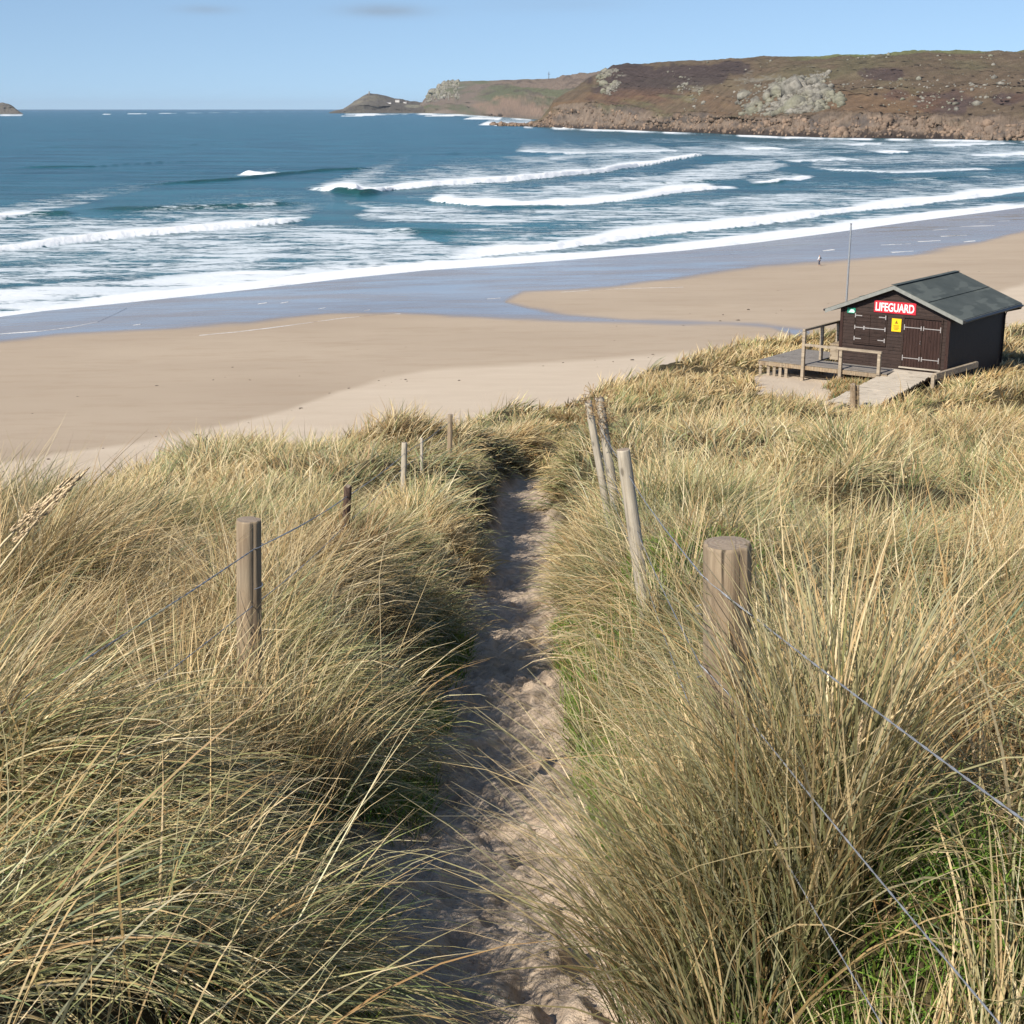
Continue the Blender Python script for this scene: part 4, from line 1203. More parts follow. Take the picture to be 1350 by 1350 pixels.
# the big one at the left edge, close to the camera; its stalk arches up out of the near grass
A = at_y(-60, 830, 1.75); B = at_y(10, 735, 1.7); Bm = at_y(60, 672, 1.68); Ct = at_y(113, 621, 1.66)
bx = Vector((-0.95, 1.55, gz(-0.95, 1.55) - 0.03))
seed_head('large dry seed head leaning in from the left edge in front of the dunes', bx, [bx, bx + Vector((0.02, .02, 0.45)), bx.lerp(A, 0.75) + Vector((-0.03, 0, 0.05)), A, B, Bm, Ct], 0.150, 0.0052, 0.0022, 3)
seed_head('second dry seed head close behind the large one at the left edge', bx, [bx, bx + Vector((-0.01, .05, 0.43)), at_y(-70, 810, 1.85), at_y(5, 715, 1.8), at_y(60, 660, 1.78), at_y(101, 624, 1.77)], 0.13, 0.0050, 0.0022, 4)
sh_px('upright brown seed head on a tall stalk right of the thick post', [(1085, 1200), (1105, 1090), (1128, 1000), (1137, 945)], True, 0.075, 0.0042, 5, 2.9, 0.0022)
sh_px('thin seed head standing above the middle of the left bank', [(172, 900), (168, 820), (166, 780)], True, 0.07, 0.003, 6, 5.2)
sh_px('short seed head behind the tall left post', [(500, 760), (506, 720), (515, 690)], True, 0.07, 0.003, 7, 6.6)

# dry grass caught on the posts
def caught(name, label, key, z0, z1, spread, n, seed, col):
    o, T, ax, r, l = POSTS[key]; rr = np.random.default_rng(seed)
    m = MB()
    q = ax.to_track_quat('Z', 'Y')
    for i in range(n):
        a = rr.random() * 6.28; z = l - z0 - rr.random() * (z1 - z0)
        p = Vector((math.cos(a) * r * 1.1, math.sin(a) * r * 1.1, z)); pts = [p]
        dr = Vector((math.cos(a + 1.5 + rr.normal() * .8), math.sin(a + 1.5), rr.normal() * 0.9)) 
        for k in range(4):
            p = p + (dr + Vector(tuple(rr.normal(0, .5, 3)))).normalized() * spread * 0.45
            pts.append(p.copy())
        m.tube(pts, 0.0028, 3, False)
    g = m.build(name, col, o)
    return g
STRAW = mat_plain('tangled_straw', (0.30, 0.20, 0.10), 0.8, 0.4, 30)
caught('caught_grass', '', 'R4', -0.05, 0.35, 0.12, 130, 5, STRAW)
caught('caught_grass', '', 'R3', -0.04, 0.20, 0.10, 40, 6, STRAW)
caught('caught_grass', '', 'H1', 0.0, 0.8, 0.16, 80, 7, STRAW)

# ------------------------------------------------------------------ walker on the beach
def skin_body(name, joints, edges, m, parent, sub=2):
    me = bpy.data.meshes.new(name)
    me.from_pydata([j[0] for j in joints], edges, [])
    o = bpy.data.objects.new(name, me); COL.objects.link(o)
    o.modifiers.new('s', 'SKIN')
    for i, j in enumerate(joints):
        me.skin_vertices[0].data[i].radius = (j[1], j[2] if len(j) > 2 else j[1])
    me.skin_vertices[0].data[0].use_root = True
    sb = o.modifiers.new('u', 'SUBSURF'); sb.levels = sub; sb.render_levels = sub
    bpy.context.view_layer.update()
    dg = bpy.context.evaluated_depsgraph_get()
    m2 = bpy.data.meshes.new_from_object(o.evaluated_get(dg)); m2.name = name
    bpy.data.objects.remove(o)
    m2.materials.clear()
    return link(name, m2, m, parent)

def walker():
    px, py = on_plane(1080, 350.5, 1.0)
    gx, gy = float(px), float(py)
    for _ in range(6):
        a, b = on_plane(1080, 350.5, gz(gx, gy)); gx, gy = float(a), float(b)
    t = empty('person', (gx, gy, gz(gx, gy)), 0.3)
    tag(t, 'lone walker in a white top and dark trousers near the edge of the wet sand', 'person')
    SKIN = mat_plain('skin', (0.45, 0.28, 0.2), 0.6); TR_ = mat_plain('dark_trousers', (0.03, 0.035, 0.06), 0.8)
    TOP = mat_plain('white_jacket', (0.80, 0.80, 0.80), 0.8); HAIR = mat_plain('dark_hair', (0.03, 0.02, 0.015), 0.7)
    J = [((0, 0, .93), .13, .10), ((0, 0, 1.15), .13, .09), ((0, 0, 1.38), .16, .10), ((0, 0, 1.50), .055), ((0, -.02, 1.60), .085, .095), ((0, -.02, 1.70), .07, .08),
         ((-.10, 0, .86), .085), ((-.13, -.16, .48), .06), ((-.14, -.10, .08), .042), ((-.14, -.24, .035), .04),
         ((.10, 0, .86), .085), ((.13, .06, .47), .06), ((.14, .26, .12), .042), ((.14, .18, .035), .04),
         ((-.21, 0, 1.40), .06), ((-.30, .05, 1.14), .045), ((-.28, -.10, .92), .035), ((-.28, -.16, .84), .03),
         ((.21, 0, 1.40), .06), ((.30, -.06, 1.14), .045), ((.28, -.20, .95), .035), ((.28, -.27, .89), .03)]
    E_ = [(0, 1), (1, 2), (2, 3), (3, 4), (4, 5), (0, 6), (6, 7), (7, 8), (8, 9), (0, 10), (10, 11), (11, 12), (12, 13), (2, 14), (14, 15), (15, 16), (16, 17), (2, 18), (18, 19), (19, 20), (20, 21)]
    skin_body('body', J, E_, SKIN, t)
    T_ = [((0, 0, 1.0), .155, .125), ((0, 0, 1.18), .155, .115), ((0, 0, 1.38), .18, .12), ((0, 0, 1.47), .09, .08), ((-.21, 0, 1.40), .078), ((-.30, .05, 1.14), .06), ((-.285, -.08, .95), .05), ((.21, 0, 1.40), .078), ((.30, -.06, 1.14), .06), ((.285, -.18, .97), .05)]
    skin_body('jacket', T_, [(0, 1), (1, 2), (2, 3), (2, 4), (4, 5), (5, 6), (2, 7), (7, 8), (8, 9)], TOP, t)
    L_ = [((0, 0, .94), .15, .12), ((-.10, 0, .84), .10), ((-.13, -.16, .48), .075), ((-.14, -.11, .12), .06), ((.10, 0, .84), .10), ((.13, .06, .47), .075), ((.14, .25, .16), .06)]
    skin_body('trousers', L_, [(0, 1), (1, 2), (2, 3), (0, 4), (4, 5), (5, 6)], TR_, t)
    skin_body('hair', [((0, .01, 1.66), .09, .10), ((0, .02, 1.73), .08, .08)], [(0, 1)], HAIR, t)
    skin_body('backpack', [((-.06, .2, 1.08), .13, .10), ((-.06, .2, 1.38), .12, .09)], [(0, 1)], mat_plain('dark_backpack', (0.02, 0.022, 0.035), 0.8), t)
    t.rotation_euler = (0, 0, math.radians(235))
walker()

# ------------------------------------------------------------------ buildings and mast on the far land
def cottage(label, px, py, w, d, h, rz, wm=WALLW, G=None, y=None):
    x, y, z = ground_on(G, px, py)
    t = empty('cottage', (x, y, z - 2), rz); tag(t, label, 'cottage', 'white buildings on the cape')
    m = MB(); m.box((0, 0, h / 2), (w, d, h)); m.build('wall', wm, t)
    m = MB(); m.poly([(-w / 2 - .5, -d / 2 - .5, h), (-w / 2 - .5, d / 2 + .5, h), (-w / 2 - .5, 0, h + d * 0.42)], (w + 1, 0, 0)); rf = m.build('roof', SLATE, t)
    m = MB(); m.box((w / 2 - 1.5, 0, h + d * 0.42), (1.6, 1.6, 3.5)); m.build('chimney', wm, rf)
    for k in range(max(2, int(w / 5))):
        m = MB(); m.box((-w / 2 + w * (k + .5) / max(2, int(w / 5)), -d / 2 - 0.02, h * 0.55), (1.4, 0.1, 1.8)); m.build('window', BLACK, t)
cottage('white gabled cottage highest on the neck of the cape', 524, 134.5, 24, 13, 12, 0.1, G=CAPE)
cottage('smaller white cottage right of the gabled one on the cape', 534, 136.5, 18, 11, 9, -0.1, G=CAPE)
cottage('long low pale building nearest the sea on the cape', 513, 136.5, 26, 9, 6, 0.0, G=CAPE)
x, y, z = ground_on(CAPE, 487, 124)
t = empty('stone_chimney', (x, y, z - 3)); tag(t, 'tiny stone chimney stack on the summit of the cape', 'chimney')
m = MB(); m.tube([(0, 0, 0), (0, 0, 17)], [4.5, 3.2], 8); m.build('stack', mat_plain('stack_stone', (0.3, 0.27, 0.22), 0.9), t)
m = MB(); m.tube([(0, 0, 17), (0, 0, 18.5)], 3.8, 8); m.build('cornice', mat_plain('stack_stone_dark', (0.22, 0.2, 0.17), 0.9), t)
x, y, z = ground_on(MID, 724, 105)
t = empty('mast', (x, y, z - 2)); tag(t, 'small dark mast with crossarm on the skyline of the far headland', 'mast')
m = MB(); m.tube([(0, 0, 0), (0, 0, 22)], [0.9, 0.6], 6); m.build('pole', RUST, t)
m = MB(); m.box((0, 0, 16), (7, 0.9, 0.9)); m.build('crossarm', RUST, t)

# ------------------------------------------------------------------ swash lines and weed on the beach
def swash(name, pxl, w, seed, lab=None):
    pl = np.array(pxl, float)
    n = 260; s = np.linspace(0, len(pl) - 1, n)
    ax = np.interp(s, np.arange(len(pl)), pl[:, 0]); ay = np.interp(s, np.arange(len(pl)), pl[:, 1])
    V = []
    x, y = on_plane(ax, ay, 0.6)
    for _ in range(4):
        z = terrain(x, y)[0]; dx, dy, dz = ray(ax, ay); t = (z - EYE) / dz; x, y = dx * t, dy * t
    y = y + 1.2 * fbm(x * 0.12, x * 0, 4, seed)
    wd = w * np.clip(0.45 + 1.3 * fbm(x * 0.25, x * 0 + 3, 4, seed + 1), 0.0, 1.6)
    rows = []
    for k in (-1, 0, 1):
        yy = y + k * wd; zz = terrain(x, yy)[0] + (0.03 if k == 0 else 0.006); rows.append(np.stack([x, yy, zz], 1))
    me = quick_mesh(name, np.concatenate(rows), grid_faces(3, n), True)
    tag(link(name, me, SWF), kind='structure')
SWF = NB('swash_foam'); _v = SWF.coord(); SWF = SWF.fin(SWF.mix(SWF.rng(SWF.noise(_v, 3, 4), 0.4, 0.6), (0.5, 0.49, 0.47), (0.74, 0.73, 0.71)), 0.7)
swash('swash_line', [(-60, 447), (0, 441), (50, 437), (95, 431), (130, 424), (152, 414), (168, 406)], 0.55, 201)
swash('swash_line', [(265, 441), (310, 437), (360, 431), (410, 425), (455, 419), (500, 415), (528, 414)], 0.35, 205)
swash('swash_line', [(740, 385), (840, 380), (900, 378)], 0.2, 217)
for i, (a, b, c) in enumerate([(1175, 1205, 332), (1210, 1240, 318), (1240, 1275, 311), (1160, 1200, 322), (1085, 1100, 330), (1230, 1250, 303), (1265, 1310, 298), (340, 352, 400), (370, 380, 399), (420, 430, 406), (480, 488, 409), (176, 186, 428), (1270, 1285, 318), (640, 660, 393), (1290, 1330, 292)]):
    swash('foam_patch', [(a, c + 0.8), ((a + b) / 2, c), (b, c - 0.8)], 1.0 if a > 1000 else 0.45, 230 + i * 3)

WEED = mat_plain('dark_weed', (0.06, 0.045, 0.03), 0.8, 0.4, 8)
rr = np.random.default_rng(77)
bm_parts = []
for i in range(64):
    a = rr.random()
    if i < 34:
        t_ = rr.random(); px_ = np.interp(t_, [0, .3, .5, 1], [0, 380, 560, 1000]); py_ = np.interp(px_, [p[0] for p in UPPER[2:14]], [p[1] for p in UPPER[2:14]]) + rr.normal(0, 4)
    else:
        px_ = rr.uniform(0, 1300); py_ = np.interp(px_, [0, 600, 1050, 1350], [520, 460, 400, 350]) + rr.normal(0, 14)
    x, y = on_plane(px_, py_, 2.6); x, y = float(x), float(y)
    bm_parts.append((x, y, gz(x, y)))
scatter_rocks('stranded_seaweed', np.array(bm_parts), rr.lognormal(-2.2, 0.55, 64) , WEED, 'small dark scraps of seaweed scattered over the dry beach', 0.3)

# ------------------------------------------------------------------ marram grass: every blade a bent, tapering strip
GRASS = mat_grass()

def blade_mesh(name, P, az, daz, L, th0, th1, wd, col, seg, roll, tipc):
    n = len(P)
    s = np.linspace(0, 1, seg + 1)
    C = np.zeros((n, seg + 1, 3)); C[:, 0] = P
    T = np.zeros((n, seg + 1, 3))
    for i in range(seg + 1):
        th = th0 + (th1 - th0) * s[i] ** 1.2; a = az + daz * s[i]
        T[:, i] = np.stack([np.sin(th) * np.cos(a), np.sin(th) * np.sin(a), np.cos(th)], 1)
        if i: C[:, i] = C[:, i - 1] + (T[:, i] + T[:, i - 1]) / 2 * (L / seg)[:, None]
    H = np.stack([-np.sin(az), np.cos(az), np.zeros(n)], 1)
    N = np.cross(T, H[:, None, :])
    side = H[:, None, :] * np.cos(roll)[:, None, None] + N * np.sin(roll)[:, None, None]
    prof = np.clip(1.0 - s ** 2.2, 0.10, 1) * (0.75 + 0.5 * np.minimum(1, s * 3))
    hw = wd[:, None] * prof[None, :] * 0.5
    A = C + side * hw[..., None]; B = C - side * hw[..., None]
    V = np.stack([A, B], 2).reshape(-1, 3)
    base = np.arange(n)[:, None] * (seg + 1) * 2 + np.arange(seg)[None, :] * 2
    base = base.reshape(-1)
    F = np.stack([base, base + 1, base + 3, base + 2], 1)
    me = quick_mesh(name, V, F, True)
    g = s[None, :, None]
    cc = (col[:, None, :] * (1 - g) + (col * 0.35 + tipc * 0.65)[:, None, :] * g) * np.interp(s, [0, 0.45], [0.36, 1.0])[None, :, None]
    cc = np.repeat(cc, 2, 1).reshape(-1, 3)
    a = me.color_attributes.new('col', 'BYTE_COLOR', 'POINT')
    a.data.foreach_set('color', np.concatenate([cc, np.ones((len(cc), 1))], 1).astype(np.float32).ravel())
    return me

STRAWC = np.array([(0.63, 0.475, 0.245), (0.75, 0.59, 0.33), (0.52, 0.37, 0.17), (0.82, 0.68, 0.43), (0.40, 0.25, 0.11), (0.62, 0.50, 0.27)])
GREENC = np.array([(0.190, 0.250, 0.085), (0.150, 0.215, 0.080), (0.240, 0.280, 0.115), (0.185, 0.250, 0.150), (0.31, 0.33, 0.145)])
LAWNC = np.array([(0.14, 0.26, 0.035), (0.19, 0.31, 0.05), (0.10, 0.20, 0.03), (0.25, 0.30, 0.06)])

def sample_dune(n, y0, y1, tmax, jitter=0.0):
    """random points on the dune between two distances, uniform per area"""
    u = R.random(n)
    a, b = y0 + 4.0, y1 + 4.0
    w = np.sqrt(a * a + u * (b * b - a * a)); y = w - 4.0
    x = (R.random(n) * 2 - 1) * tmax * w
    return x, y

def dune_ok(x, y, margin=0.05, lim=6.0):
    z, pf, du, past = terrain(x, y)
    hs = in_poly(x, y, HUTSAND)
    hs &= ~(fbm(x * 0.5, y * 0.5, 2, 301) > 0.45)
    rel = np.stack([x - HX, y - HY], 1)
    c, s = math.cos(HYAW), math.sin(HYAW)
    u = rel @ np.array((-c, s)); v = rel @ np.array((s, c))
    hut_in = ((u > -0.15) & (u < 4.9) & (v > -1.0) & (v < 6.4)) | ((u > 1.6) & (u < 7.7) & (v > -1.45) & (v < 2.4)) | ((u > 0.05) & (u < 2.75) & (v > -5.6) & (v < 0.2))
    # the tuft that grows between ramp and railing
    off = np.abs(x - pathx(y))
    ok = (du > 0.55) & (past < lim) & (~hs) & (~hut_in)
    edge = np.where(x < pathx(y), 0.86 - 0.15 * (1 - sst(4.5, 8.0, y)), 0.74 + 0.20 * (1 - sst(4.5, 8.0, y)) + 0.16 * (1 - sst(2.5, 2.9, y))) - 0.10 * sst(8, 20, y) - 0.17 * (x < pathx(y)) * sst(5.5, 8, y) * (1 - sst(20, 26, y))
    ok &= ((off > edge + margin + 0.16 * fbm(y * 1.1, y * 0, 2, 303)) | (y > 33.5))
    ok &= ~((y < 0.75) & (np.abs(x) < 0.75) & (y > -0.6))
    return ok, z, off, past

def grow(name, label, ntuft, y0, y1, tmax, per, seg, wbase, hscale=1.0, rad=0.13, lim=6.0):
    nC = max(20, int(ntuft / 9)); cx, cy = sample_dune(nC, y0, y1, tmax)
    Rc = 0.17 + 0.17 * sst(6, 30, (y0 + y1) / 2)
    ci = R.integers(0, nC, ntuft); clus = R.random(ntuft) < 0.82 - 0.34 * sst(20, 50, (y0 + y1) / 2)
    ox, oy = R.normal(0, 0.7, ntuft), R.normal(0, 0.7, ntuft)
    x, y = sample_dune(ntuft, y0, y1, tmax)
    x = np.where(clus, cx[ci] + ox * Rc, x); y = np.where(clus, cy[ci] + oy * Rc, y)
    ox = np.where(clus, ox, 0); oy = np.where(clus, oy, 0); cR = np.where(clus, R.uniform(0.8, 1.22, nC)[ci], 0.72); cAz = np.where(clus, R.normal(0, 0.45, nC)[ci], 0); cG = np.where(clus, R.normal(0, 0.34, nC)[ci], 0)
    ok, z, off, past = dune_ok(x, y, 0.0, lim)
    dens = fbm(x * 0.8, y * 0.8, 3, 310) 
    ok &= (R.random(len(x)) < np.clip(0.84 + 1.3 * dens + 1.5 * np.minimum(0, fbm(x * 0.42, y * 0.42, 2, 317) + 0.12), 0.05, 1))
    x, y, off = x[ok], y[ok], off[ok]
    ox, oy, cR, cAz, cG = ox[ok], oy[ok], cR[ok], cAz[ok], cG[ok]
    nt = len(x)
    hN = fbm(x * 0.45, y * 0.45, 3, 311)
    lowl = 1 - 0.38 * ((x < -0.5) & (y < 2.3)) - 0.38 * ((x > 0) & (y < 2.8)) * (1 - sst(1.2, 1.8, x)) - 0.14 * ((x > 1.2) & (y > 3) & (y < 25)) - 0.25 * ((x < 0) & (y > 14) & (y < 40))
    th = lowl * hscale * (0.68 + 0.34 * hN) * R.uniform(0.75, 1.25, nt) * (0.72 + 0.28 * sst(0.7, 1.6, off)) * cR * (1.15 - 0.16 * np.minimum(ox ** 2 + oy ** 2, 2))
    th = np.minimum(th, np.where(y < 3.2, 0.74, 0.86))
    tA = 2.4 * fbm(x * 0.55, y * 0.55, 2, 316) + cAz + R.normal(0, 0.22, nt)
    flat = sst(-0.35, 0.5, fbm(x * 0.42, y * 0.42, 3, 319) + 0.50 * sst(0.9, 2.2, x - pathx(y)) * (1 - sst(25, 40, y)) + 0.35 * ((x > 0.3) & (y < 9)))
    bN = fbm(x * 0.5, y * 0.5, 3, 318)
    side = np.sign(x - pathx(y))
    gN = fbm(x * 0.28, y * 0.28, 3, 312, 0.6) + 0.35 * fbm(x * 1.3, y * 1.3, 2, 313)
    wN = fbm(x * 0.16, y * 0.16, 2, 314)           # swing of the wind
    tb = R.uniform(0.80, 1.16, nt) * (1 + 0.38 * fbm(x * 0.23, y * 0.23, 3, 333) + 0.30 * fbm(x * 0.8, y * 0.8, 2, 335))
    # expand into blades
    k = R.poisson(per, nt) + 4
    idx = np.repeat(np.arange(nt), k); n = len(idx)
    ra = R.random(n) * 2 * PI; rr_ = np.sqrt(R.random(n)) * rad * R.uniform(0.6, 1.4, nt)[idx]
    bx = x[idx] + rr_ * np.cos(ra); by = y[idx] + rr_ * np.sin(ra)
    tz = terrain(bx, by)[0]
    far = sst(8, 30, by)
    L = th[idx] * R.uniform(0.55, 1.25, n)
    # lean: wind from the left / sea, spread of the tuft, fall of the bank
    wa = 0.45 + 0.9 * wN[idx] + tA[idx] + R.normal(0, 0.34, n)
    nearp = np.exp(-np.maximum(off[idx] - 0.7, 0) / 0.6) * (by < 33)
    sd_ = side[idx]
    wx = np.cos(wa) * 0.95; wy = np.sin(wa) * 0.75
    lx = wx * (1 + 0.35 * (sd_ < 0)) * (1 - 0.55 * (sd_ > 0) * nearp) + np.cos(ra) * 0.45 * (rr_ / rad) + 0.42 * ox[idx] - sd_ * nearp * np.where(sd_ > 0, 1.55, 0.25) + R.normal(0, 0.32, n)
    ly = wy + np.sin(ra) * 0.45 * (rr_ / rad) + 0.42 * oy[idx] - 0.25 * nearp + R.normal(0, 0.32, n)
    mag = np.hypot(lx, ly); az = np.arctan2(ly, lx)
    th0 = np.clip(0.17 + (0.27 + 0.44 * flat[idx]) * mag + R.normal(0, 0.12, n), 0.02, 1.25)
    th1 = np.clip(th0 + R.uniform(0.1, 0.75, n) + 0.42 * mag * R.uniform(0.2, 1.3, n) + 0.25 * nearp, 0.3, 2.35)
    daz = R.normal(0, 0.55, n)
    # dead broken blades lying flat in the thatch
    dead = R.random(n) < np.clip(0.17 + 0.35 * bN[idx] + 0.12 * (sd_ > 0), 0.05, 0.5)
    th0 = np.where(dead, R.uniform(1.0, 1.5, n), th0); th1 = np.where(dead, R.uniform(1.2, 1.75, n), th1)
    az = np.where(dead, R.random(n) * 6.28, az); L = np.where(dead, L * 0.7, L)
    # flowering stems: straight, pale, taller
    stem = (~dead) & (R.random(n) < 0.02 - 0.017 * far)
    th0 = np.where(stem, th0 * 0.6, th0); th1 = np.where(stem, th0 + 0.25, th1); L = np.where(stem, L * (1.25 - 0.15 * far), L)
    pg = np.clip(0.46 + cG[idx] + 0.95 * gN[idx] - 0.20 * far + 0.12 * nearp + 0.14 * ((bx > 0.2) & (by < 9)), 0.06, 0.85)
    green = (R.random(n) < pg) & (~dead) & (~stem)
    sc = STRAWC[R.integers(0, len(STRAWC), n)]; gc = GREENC[R.integers(0, len(GREENC), n)]
    col = np.where(green[:, None], gc, sc * np.where(dead, 0.72, 1.0)[:, None])
    rust = (sst(-0.05, 0.4, bN[idx]) * (sd_ > 0) * (1 - far) * 0.85)[:, None]
    col = np.where(green[:, None], col, col * (1 - rust) + col * np.array((0.95, 0.72, 0.50)) * rust)
    mixv = np.where(green, R.uniform(0.0, 0.35, n), R.uniform(0, 0.15, n))[:, None]
    col = col * (1 - mixv) + np.where(green[:, None], sc, gc) * mixv
    col = col * (tb[idx] * R.uniform(0.62, 1.22, n))[:, None]
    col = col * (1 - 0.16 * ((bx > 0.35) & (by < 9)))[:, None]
    col = np.where(((by > 30) & (bx > 0))[:, None], col * np.array((1.06, 1.0, 0.9)), col)
    tip = np.where(green[:, None] & (R.random(n) < 0.6)[:, None], col * 1.05, sc * 0.95)
    wd = np.maximum(wbase * 0.94, by * 0.00060) * R.uniform(0.6, 1.35, n)
    tz = tz - 0.02
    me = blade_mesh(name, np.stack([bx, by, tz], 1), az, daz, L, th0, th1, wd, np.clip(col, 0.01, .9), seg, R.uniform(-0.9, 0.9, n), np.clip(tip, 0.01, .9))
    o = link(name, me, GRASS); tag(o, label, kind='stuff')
    print(name, 'tufts', nt, 'blades', n)

grow('marram_grass', 'long straw and green marram grass close beside the path', 2100, -1.6, 4.5, 0.52, 54, 6, 0.0050, 1.05, 0.13)
grow('marram_grass', 'windblown marram grass on both banks of the path', 3700, 4.5, 9.0, 0.46, 45, 5, 0.0054, 1.0, 0.13)
grow('marram_grass', 'tawny marram grass covering the middle of the dune', 9000, 9.0, 20.0, 0.43, 34, 4, 0.0062, 1.0, 0.17)
grow('marram_grass', 'golden marram grass on the dune toward the beach', 17000, 20.0, 42.0, 0.42, 18, 3, 0.009, 1.0, 0.24)
grow('marram_grass', 'pale golden marram grass around the lifeguard hut', 17000, 42.0, 88.0, 0.41, 19, 3, 0.02, 0.9, 0.32, 5.0)

# short bright green turf and weeds at the foot of the banks
def turf():
    n = 240000
    y = 1.2 + 13.3 * R.random(n) ** 1.35; off = R.uniform(-1.0, 1.8, n); x = pathx(y) + off
    g = fbm(x * 0.9, y * 0.9, 3, 401)
    z, pf, du, past = terrain(x, y)
    a = np.abs(off)
    p = np.where(off > 0, sst(0.36, 0.52, a) * (1 - sst(1.1, 1.8, a)), sst(0.34, 0.42, a) * (1 - sst(0.5, 0.9, a)) * 0.6)
    keep = R.random(n) < p * sst(-0.45, 0.05, g)
    x, y, z = x[keep], y[keep], z[keep]; n = len(x)
    col = LAWNC[R.integers(0, len(LAWNC), n)] * R.uniform(0.75, 1.25, n)[:, None]
    dry = R.random(n) < 0.15; col = np.where(dry[:, None], STRAWC[R.integers(0, 6, n)] * .8, col)
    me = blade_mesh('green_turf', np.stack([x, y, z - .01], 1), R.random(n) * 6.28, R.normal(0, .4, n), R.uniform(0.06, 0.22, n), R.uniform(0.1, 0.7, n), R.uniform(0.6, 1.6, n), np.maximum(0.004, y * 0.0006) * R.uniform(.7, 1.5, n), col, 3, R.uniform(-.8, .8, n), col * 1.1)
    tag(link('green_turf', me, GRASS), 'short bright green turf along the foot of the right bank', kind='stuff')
    print('turf', n)
turf()

# bits of dead straw lying on the path and its edges
def litter():
    n = 6000
    x, y = sample_dune(n, 1.0, 16.0, 0.12)
    z, pf, du, past = terrain(x, y)
    off = np.abs(x - pathx(y))
    k = (off < 0.8) & (R.random(n) < 0.15 + sst(0.1, 0.5, off)); x, y, z = x[k], y[k], z[k]; n = len(x)
    col = STRAWC[R.integers(0, 6, n)] * R.uniform(.45, .95, n)[:, None]
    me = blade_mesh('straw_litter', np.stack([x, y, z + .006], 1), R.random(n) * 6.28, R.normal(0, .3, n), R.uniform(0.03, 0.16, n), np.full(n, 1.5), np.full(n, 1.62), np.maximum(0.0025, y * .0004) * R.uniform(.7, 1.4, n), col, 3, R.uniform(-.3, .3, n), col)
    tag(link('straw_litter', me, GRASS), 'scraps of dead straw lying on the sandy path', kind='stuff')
litter()

# the tawny clump between the ramp and the deck railing
def hut_clump():
    n = 5200
    cs = [(3.4, -2.2, .55), (2.9, -2.0, .5), (2.75, -2.9, .4), (2.7, -3.7, .35), (2.3, -2.0, .35)]
    P = []
    for i in range(n):
        u, v, r = cs[R.integers(len(cs))]
        P.append(hw_(u + R.normal(0, r * .5), v + R.normal(0, r * .5)))
    x = np.array([p.x for p in P]); y = np.array([p.y for p in P]); z = terrain(x, y)[0]
    col = STRAWC[R.integers(0, 6, n)] * np.array((0.8, 0.7, 0.6)) * R.uniform(.6, 1.1, n)[:, None]
    g = R.random(n) < .3; col = np.where(g[:, None], GREENC[R.integers(0, 5, n)], col)
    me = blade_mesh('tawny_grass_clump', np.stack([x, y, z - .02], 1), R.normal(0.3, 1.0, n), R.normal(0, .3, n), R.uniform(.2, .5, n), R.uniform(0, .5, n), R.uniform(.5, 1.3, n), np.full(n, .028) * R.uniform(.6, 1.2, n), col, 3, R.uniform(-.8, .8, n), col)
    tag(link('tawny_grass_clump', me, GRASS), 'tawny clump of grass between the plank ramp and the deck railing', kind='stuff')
hut_clump()

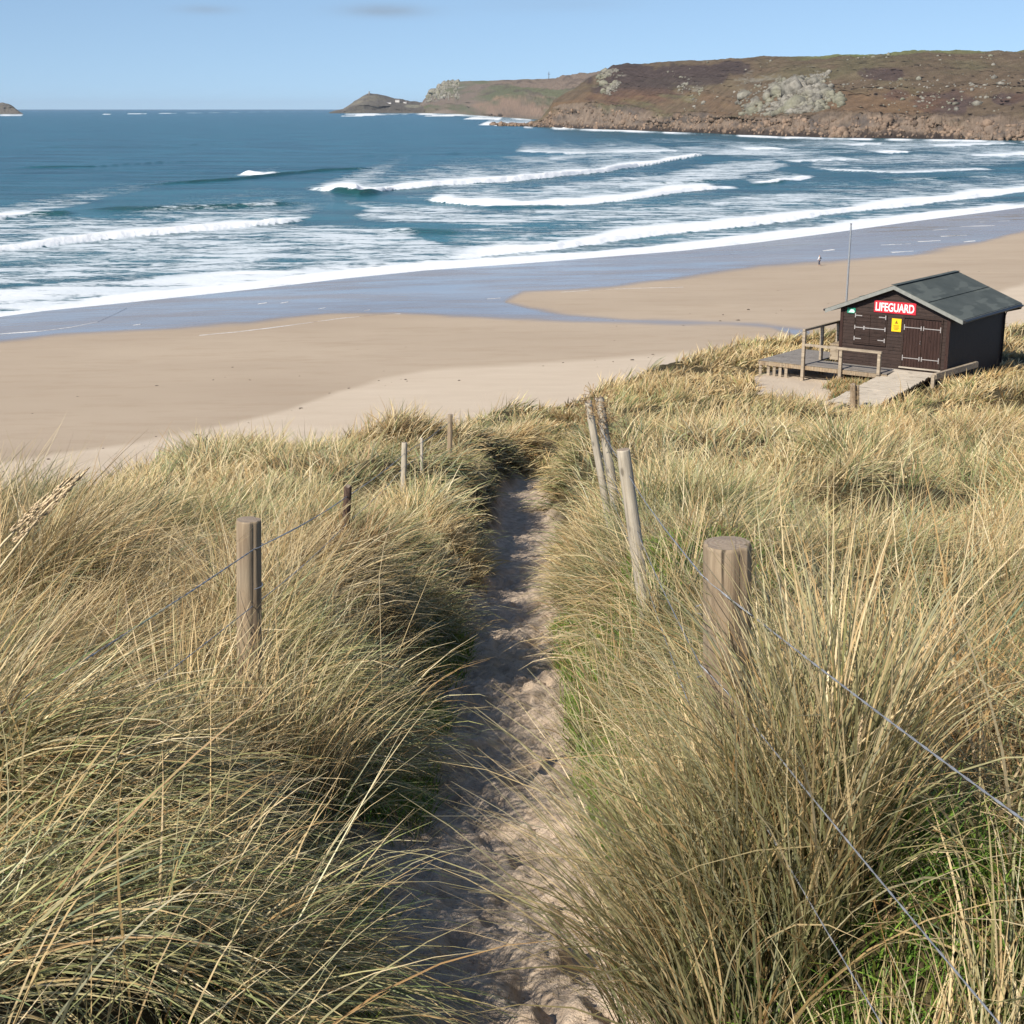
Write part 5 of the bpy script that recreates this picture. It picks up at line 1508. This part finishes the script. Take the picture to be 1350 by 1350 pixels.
# the big blue-green tussock that half buries the thick post, and loose long blades arching over the path
def tussock(name, label, centres, n, Lr, width, lean, seed, green=0.6, tint=(1, 1, 1)):
    rr = np.random.default_rng(seed)
    c = np.array(centres)[rr.integers(0, len(centres), n)]
    a = rr.random(n) * 2 * PI; q = np.sqrt(rr.random(n)) * c[:, 2]
    x = c[:, 0] + q * np.cos(a); y = c[:, 1] + q * np.sin(a); z = terrain(x, y)[0]
    lx = lean[0] + 0.8 * np.cos(a) * q / c[:, 2] + rr.normal(0, 0.35, n); ly = lean[1] + 0.8 * np.sin(a) * q / c[:, 2] + rr.normal(0, 0.35, n)
    mag = np.hypot(lx, ly)
    th0 = np.clip(0.05 + 0.22 * mag + rr.normal(0, .08, n), 0, 1)
    th1 = th0 + rr.uniform(0.1, 0.9, n) + 0.3 * mag
    g = rr.random(n) < green
    col = np.where(g[:, None], GREENC[rr.integers(0, 5, n)] * np.array((0.95, 1.0, 1.15)), STRAWC[rr.integers(0, 6, n)]) * rr.uniform(.65, 1.2, n)[:, None]
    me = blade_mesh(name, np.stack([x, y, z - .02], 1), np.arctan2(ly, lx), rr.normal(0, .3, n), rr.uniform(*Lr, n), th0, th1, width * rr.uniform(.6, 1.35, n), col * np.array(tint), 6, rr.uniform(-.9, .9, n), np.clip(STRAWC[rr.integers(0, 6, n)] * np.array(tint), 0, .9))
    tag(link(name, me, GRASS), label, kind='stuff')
tussock('marram_tussock', 'dense grey green tussock half burying the thick right hand post', [(0.46, 3.06, .11), (0.62, 2.95, .14), (0.37, 3.18, .10), (0.72, 3.05, .13), (0.52, 3.12, 0.09), (0.66, 2.90, .12), (0.50, 2.82, .10), (0.44, 2.98, .08)], 2600, (0.42, 0.92), 0.0044, (-0.26, -0.05), 71, 0.62)
tussock('marram_tussock', 'long blades arching from the left bank over the bottom of the path', [(-0.72, 2.6, .2), (-0.80, 3.2, .22), (-0.75, 3.9, .2), (-0.78, 4.6, .2), (-0.85, 2.0, .2), (-1.1, 2.4, .2)], 150, (0.5, 1.0), 0.0052, (0.75, 0.05), 72, 0.4)

tussock('marram_tussock', 'tuft of straw grass round the foot of the tall left post', [(-1.12, 6.05, .22), (-1.35, 5.9, .2), (-0.95, 6.2, .15)], 620, (0.45, 0.85), 0.0052, (0.25, 0.05), 73, 0.3)
tussock('marram_tussock', 'tuft round the foot of the slender leaning post', [(0.78, 8.45, .22), (0.60, 8.3, .2), (0.95, 8.5, .2)], 520, (0.45, 0.90), 0.006, (0.1, 0.05), 74, 0.45)
tussock('dry_grass_tuft', 'upright rusty dry tuft wrapping the dark thin post on the left bank', [(-1.25, 10.9, .10), (-1.22, 10.8, .08)], 170, (0.5, 0.85), 0.0085, (0.02, 0.0), 75, 0.0, (0.52, 0.42, 0.34))

tussock('marram_tussock', 'green and straw tussocks filling the lower right corner beneath the wires', [(0.86, 2.25, .2), (1.10, 2.45, .22), (0.80, 1.9, .2), (1.2, 2.1, .2), (1.0, 1.7, .2), (0.70, 2.35, 0.12), (1.35, 2.6, .2)], 1500, (0.22, 0.62), 0.0048, (0.55, 0.15), 76, 0.6)
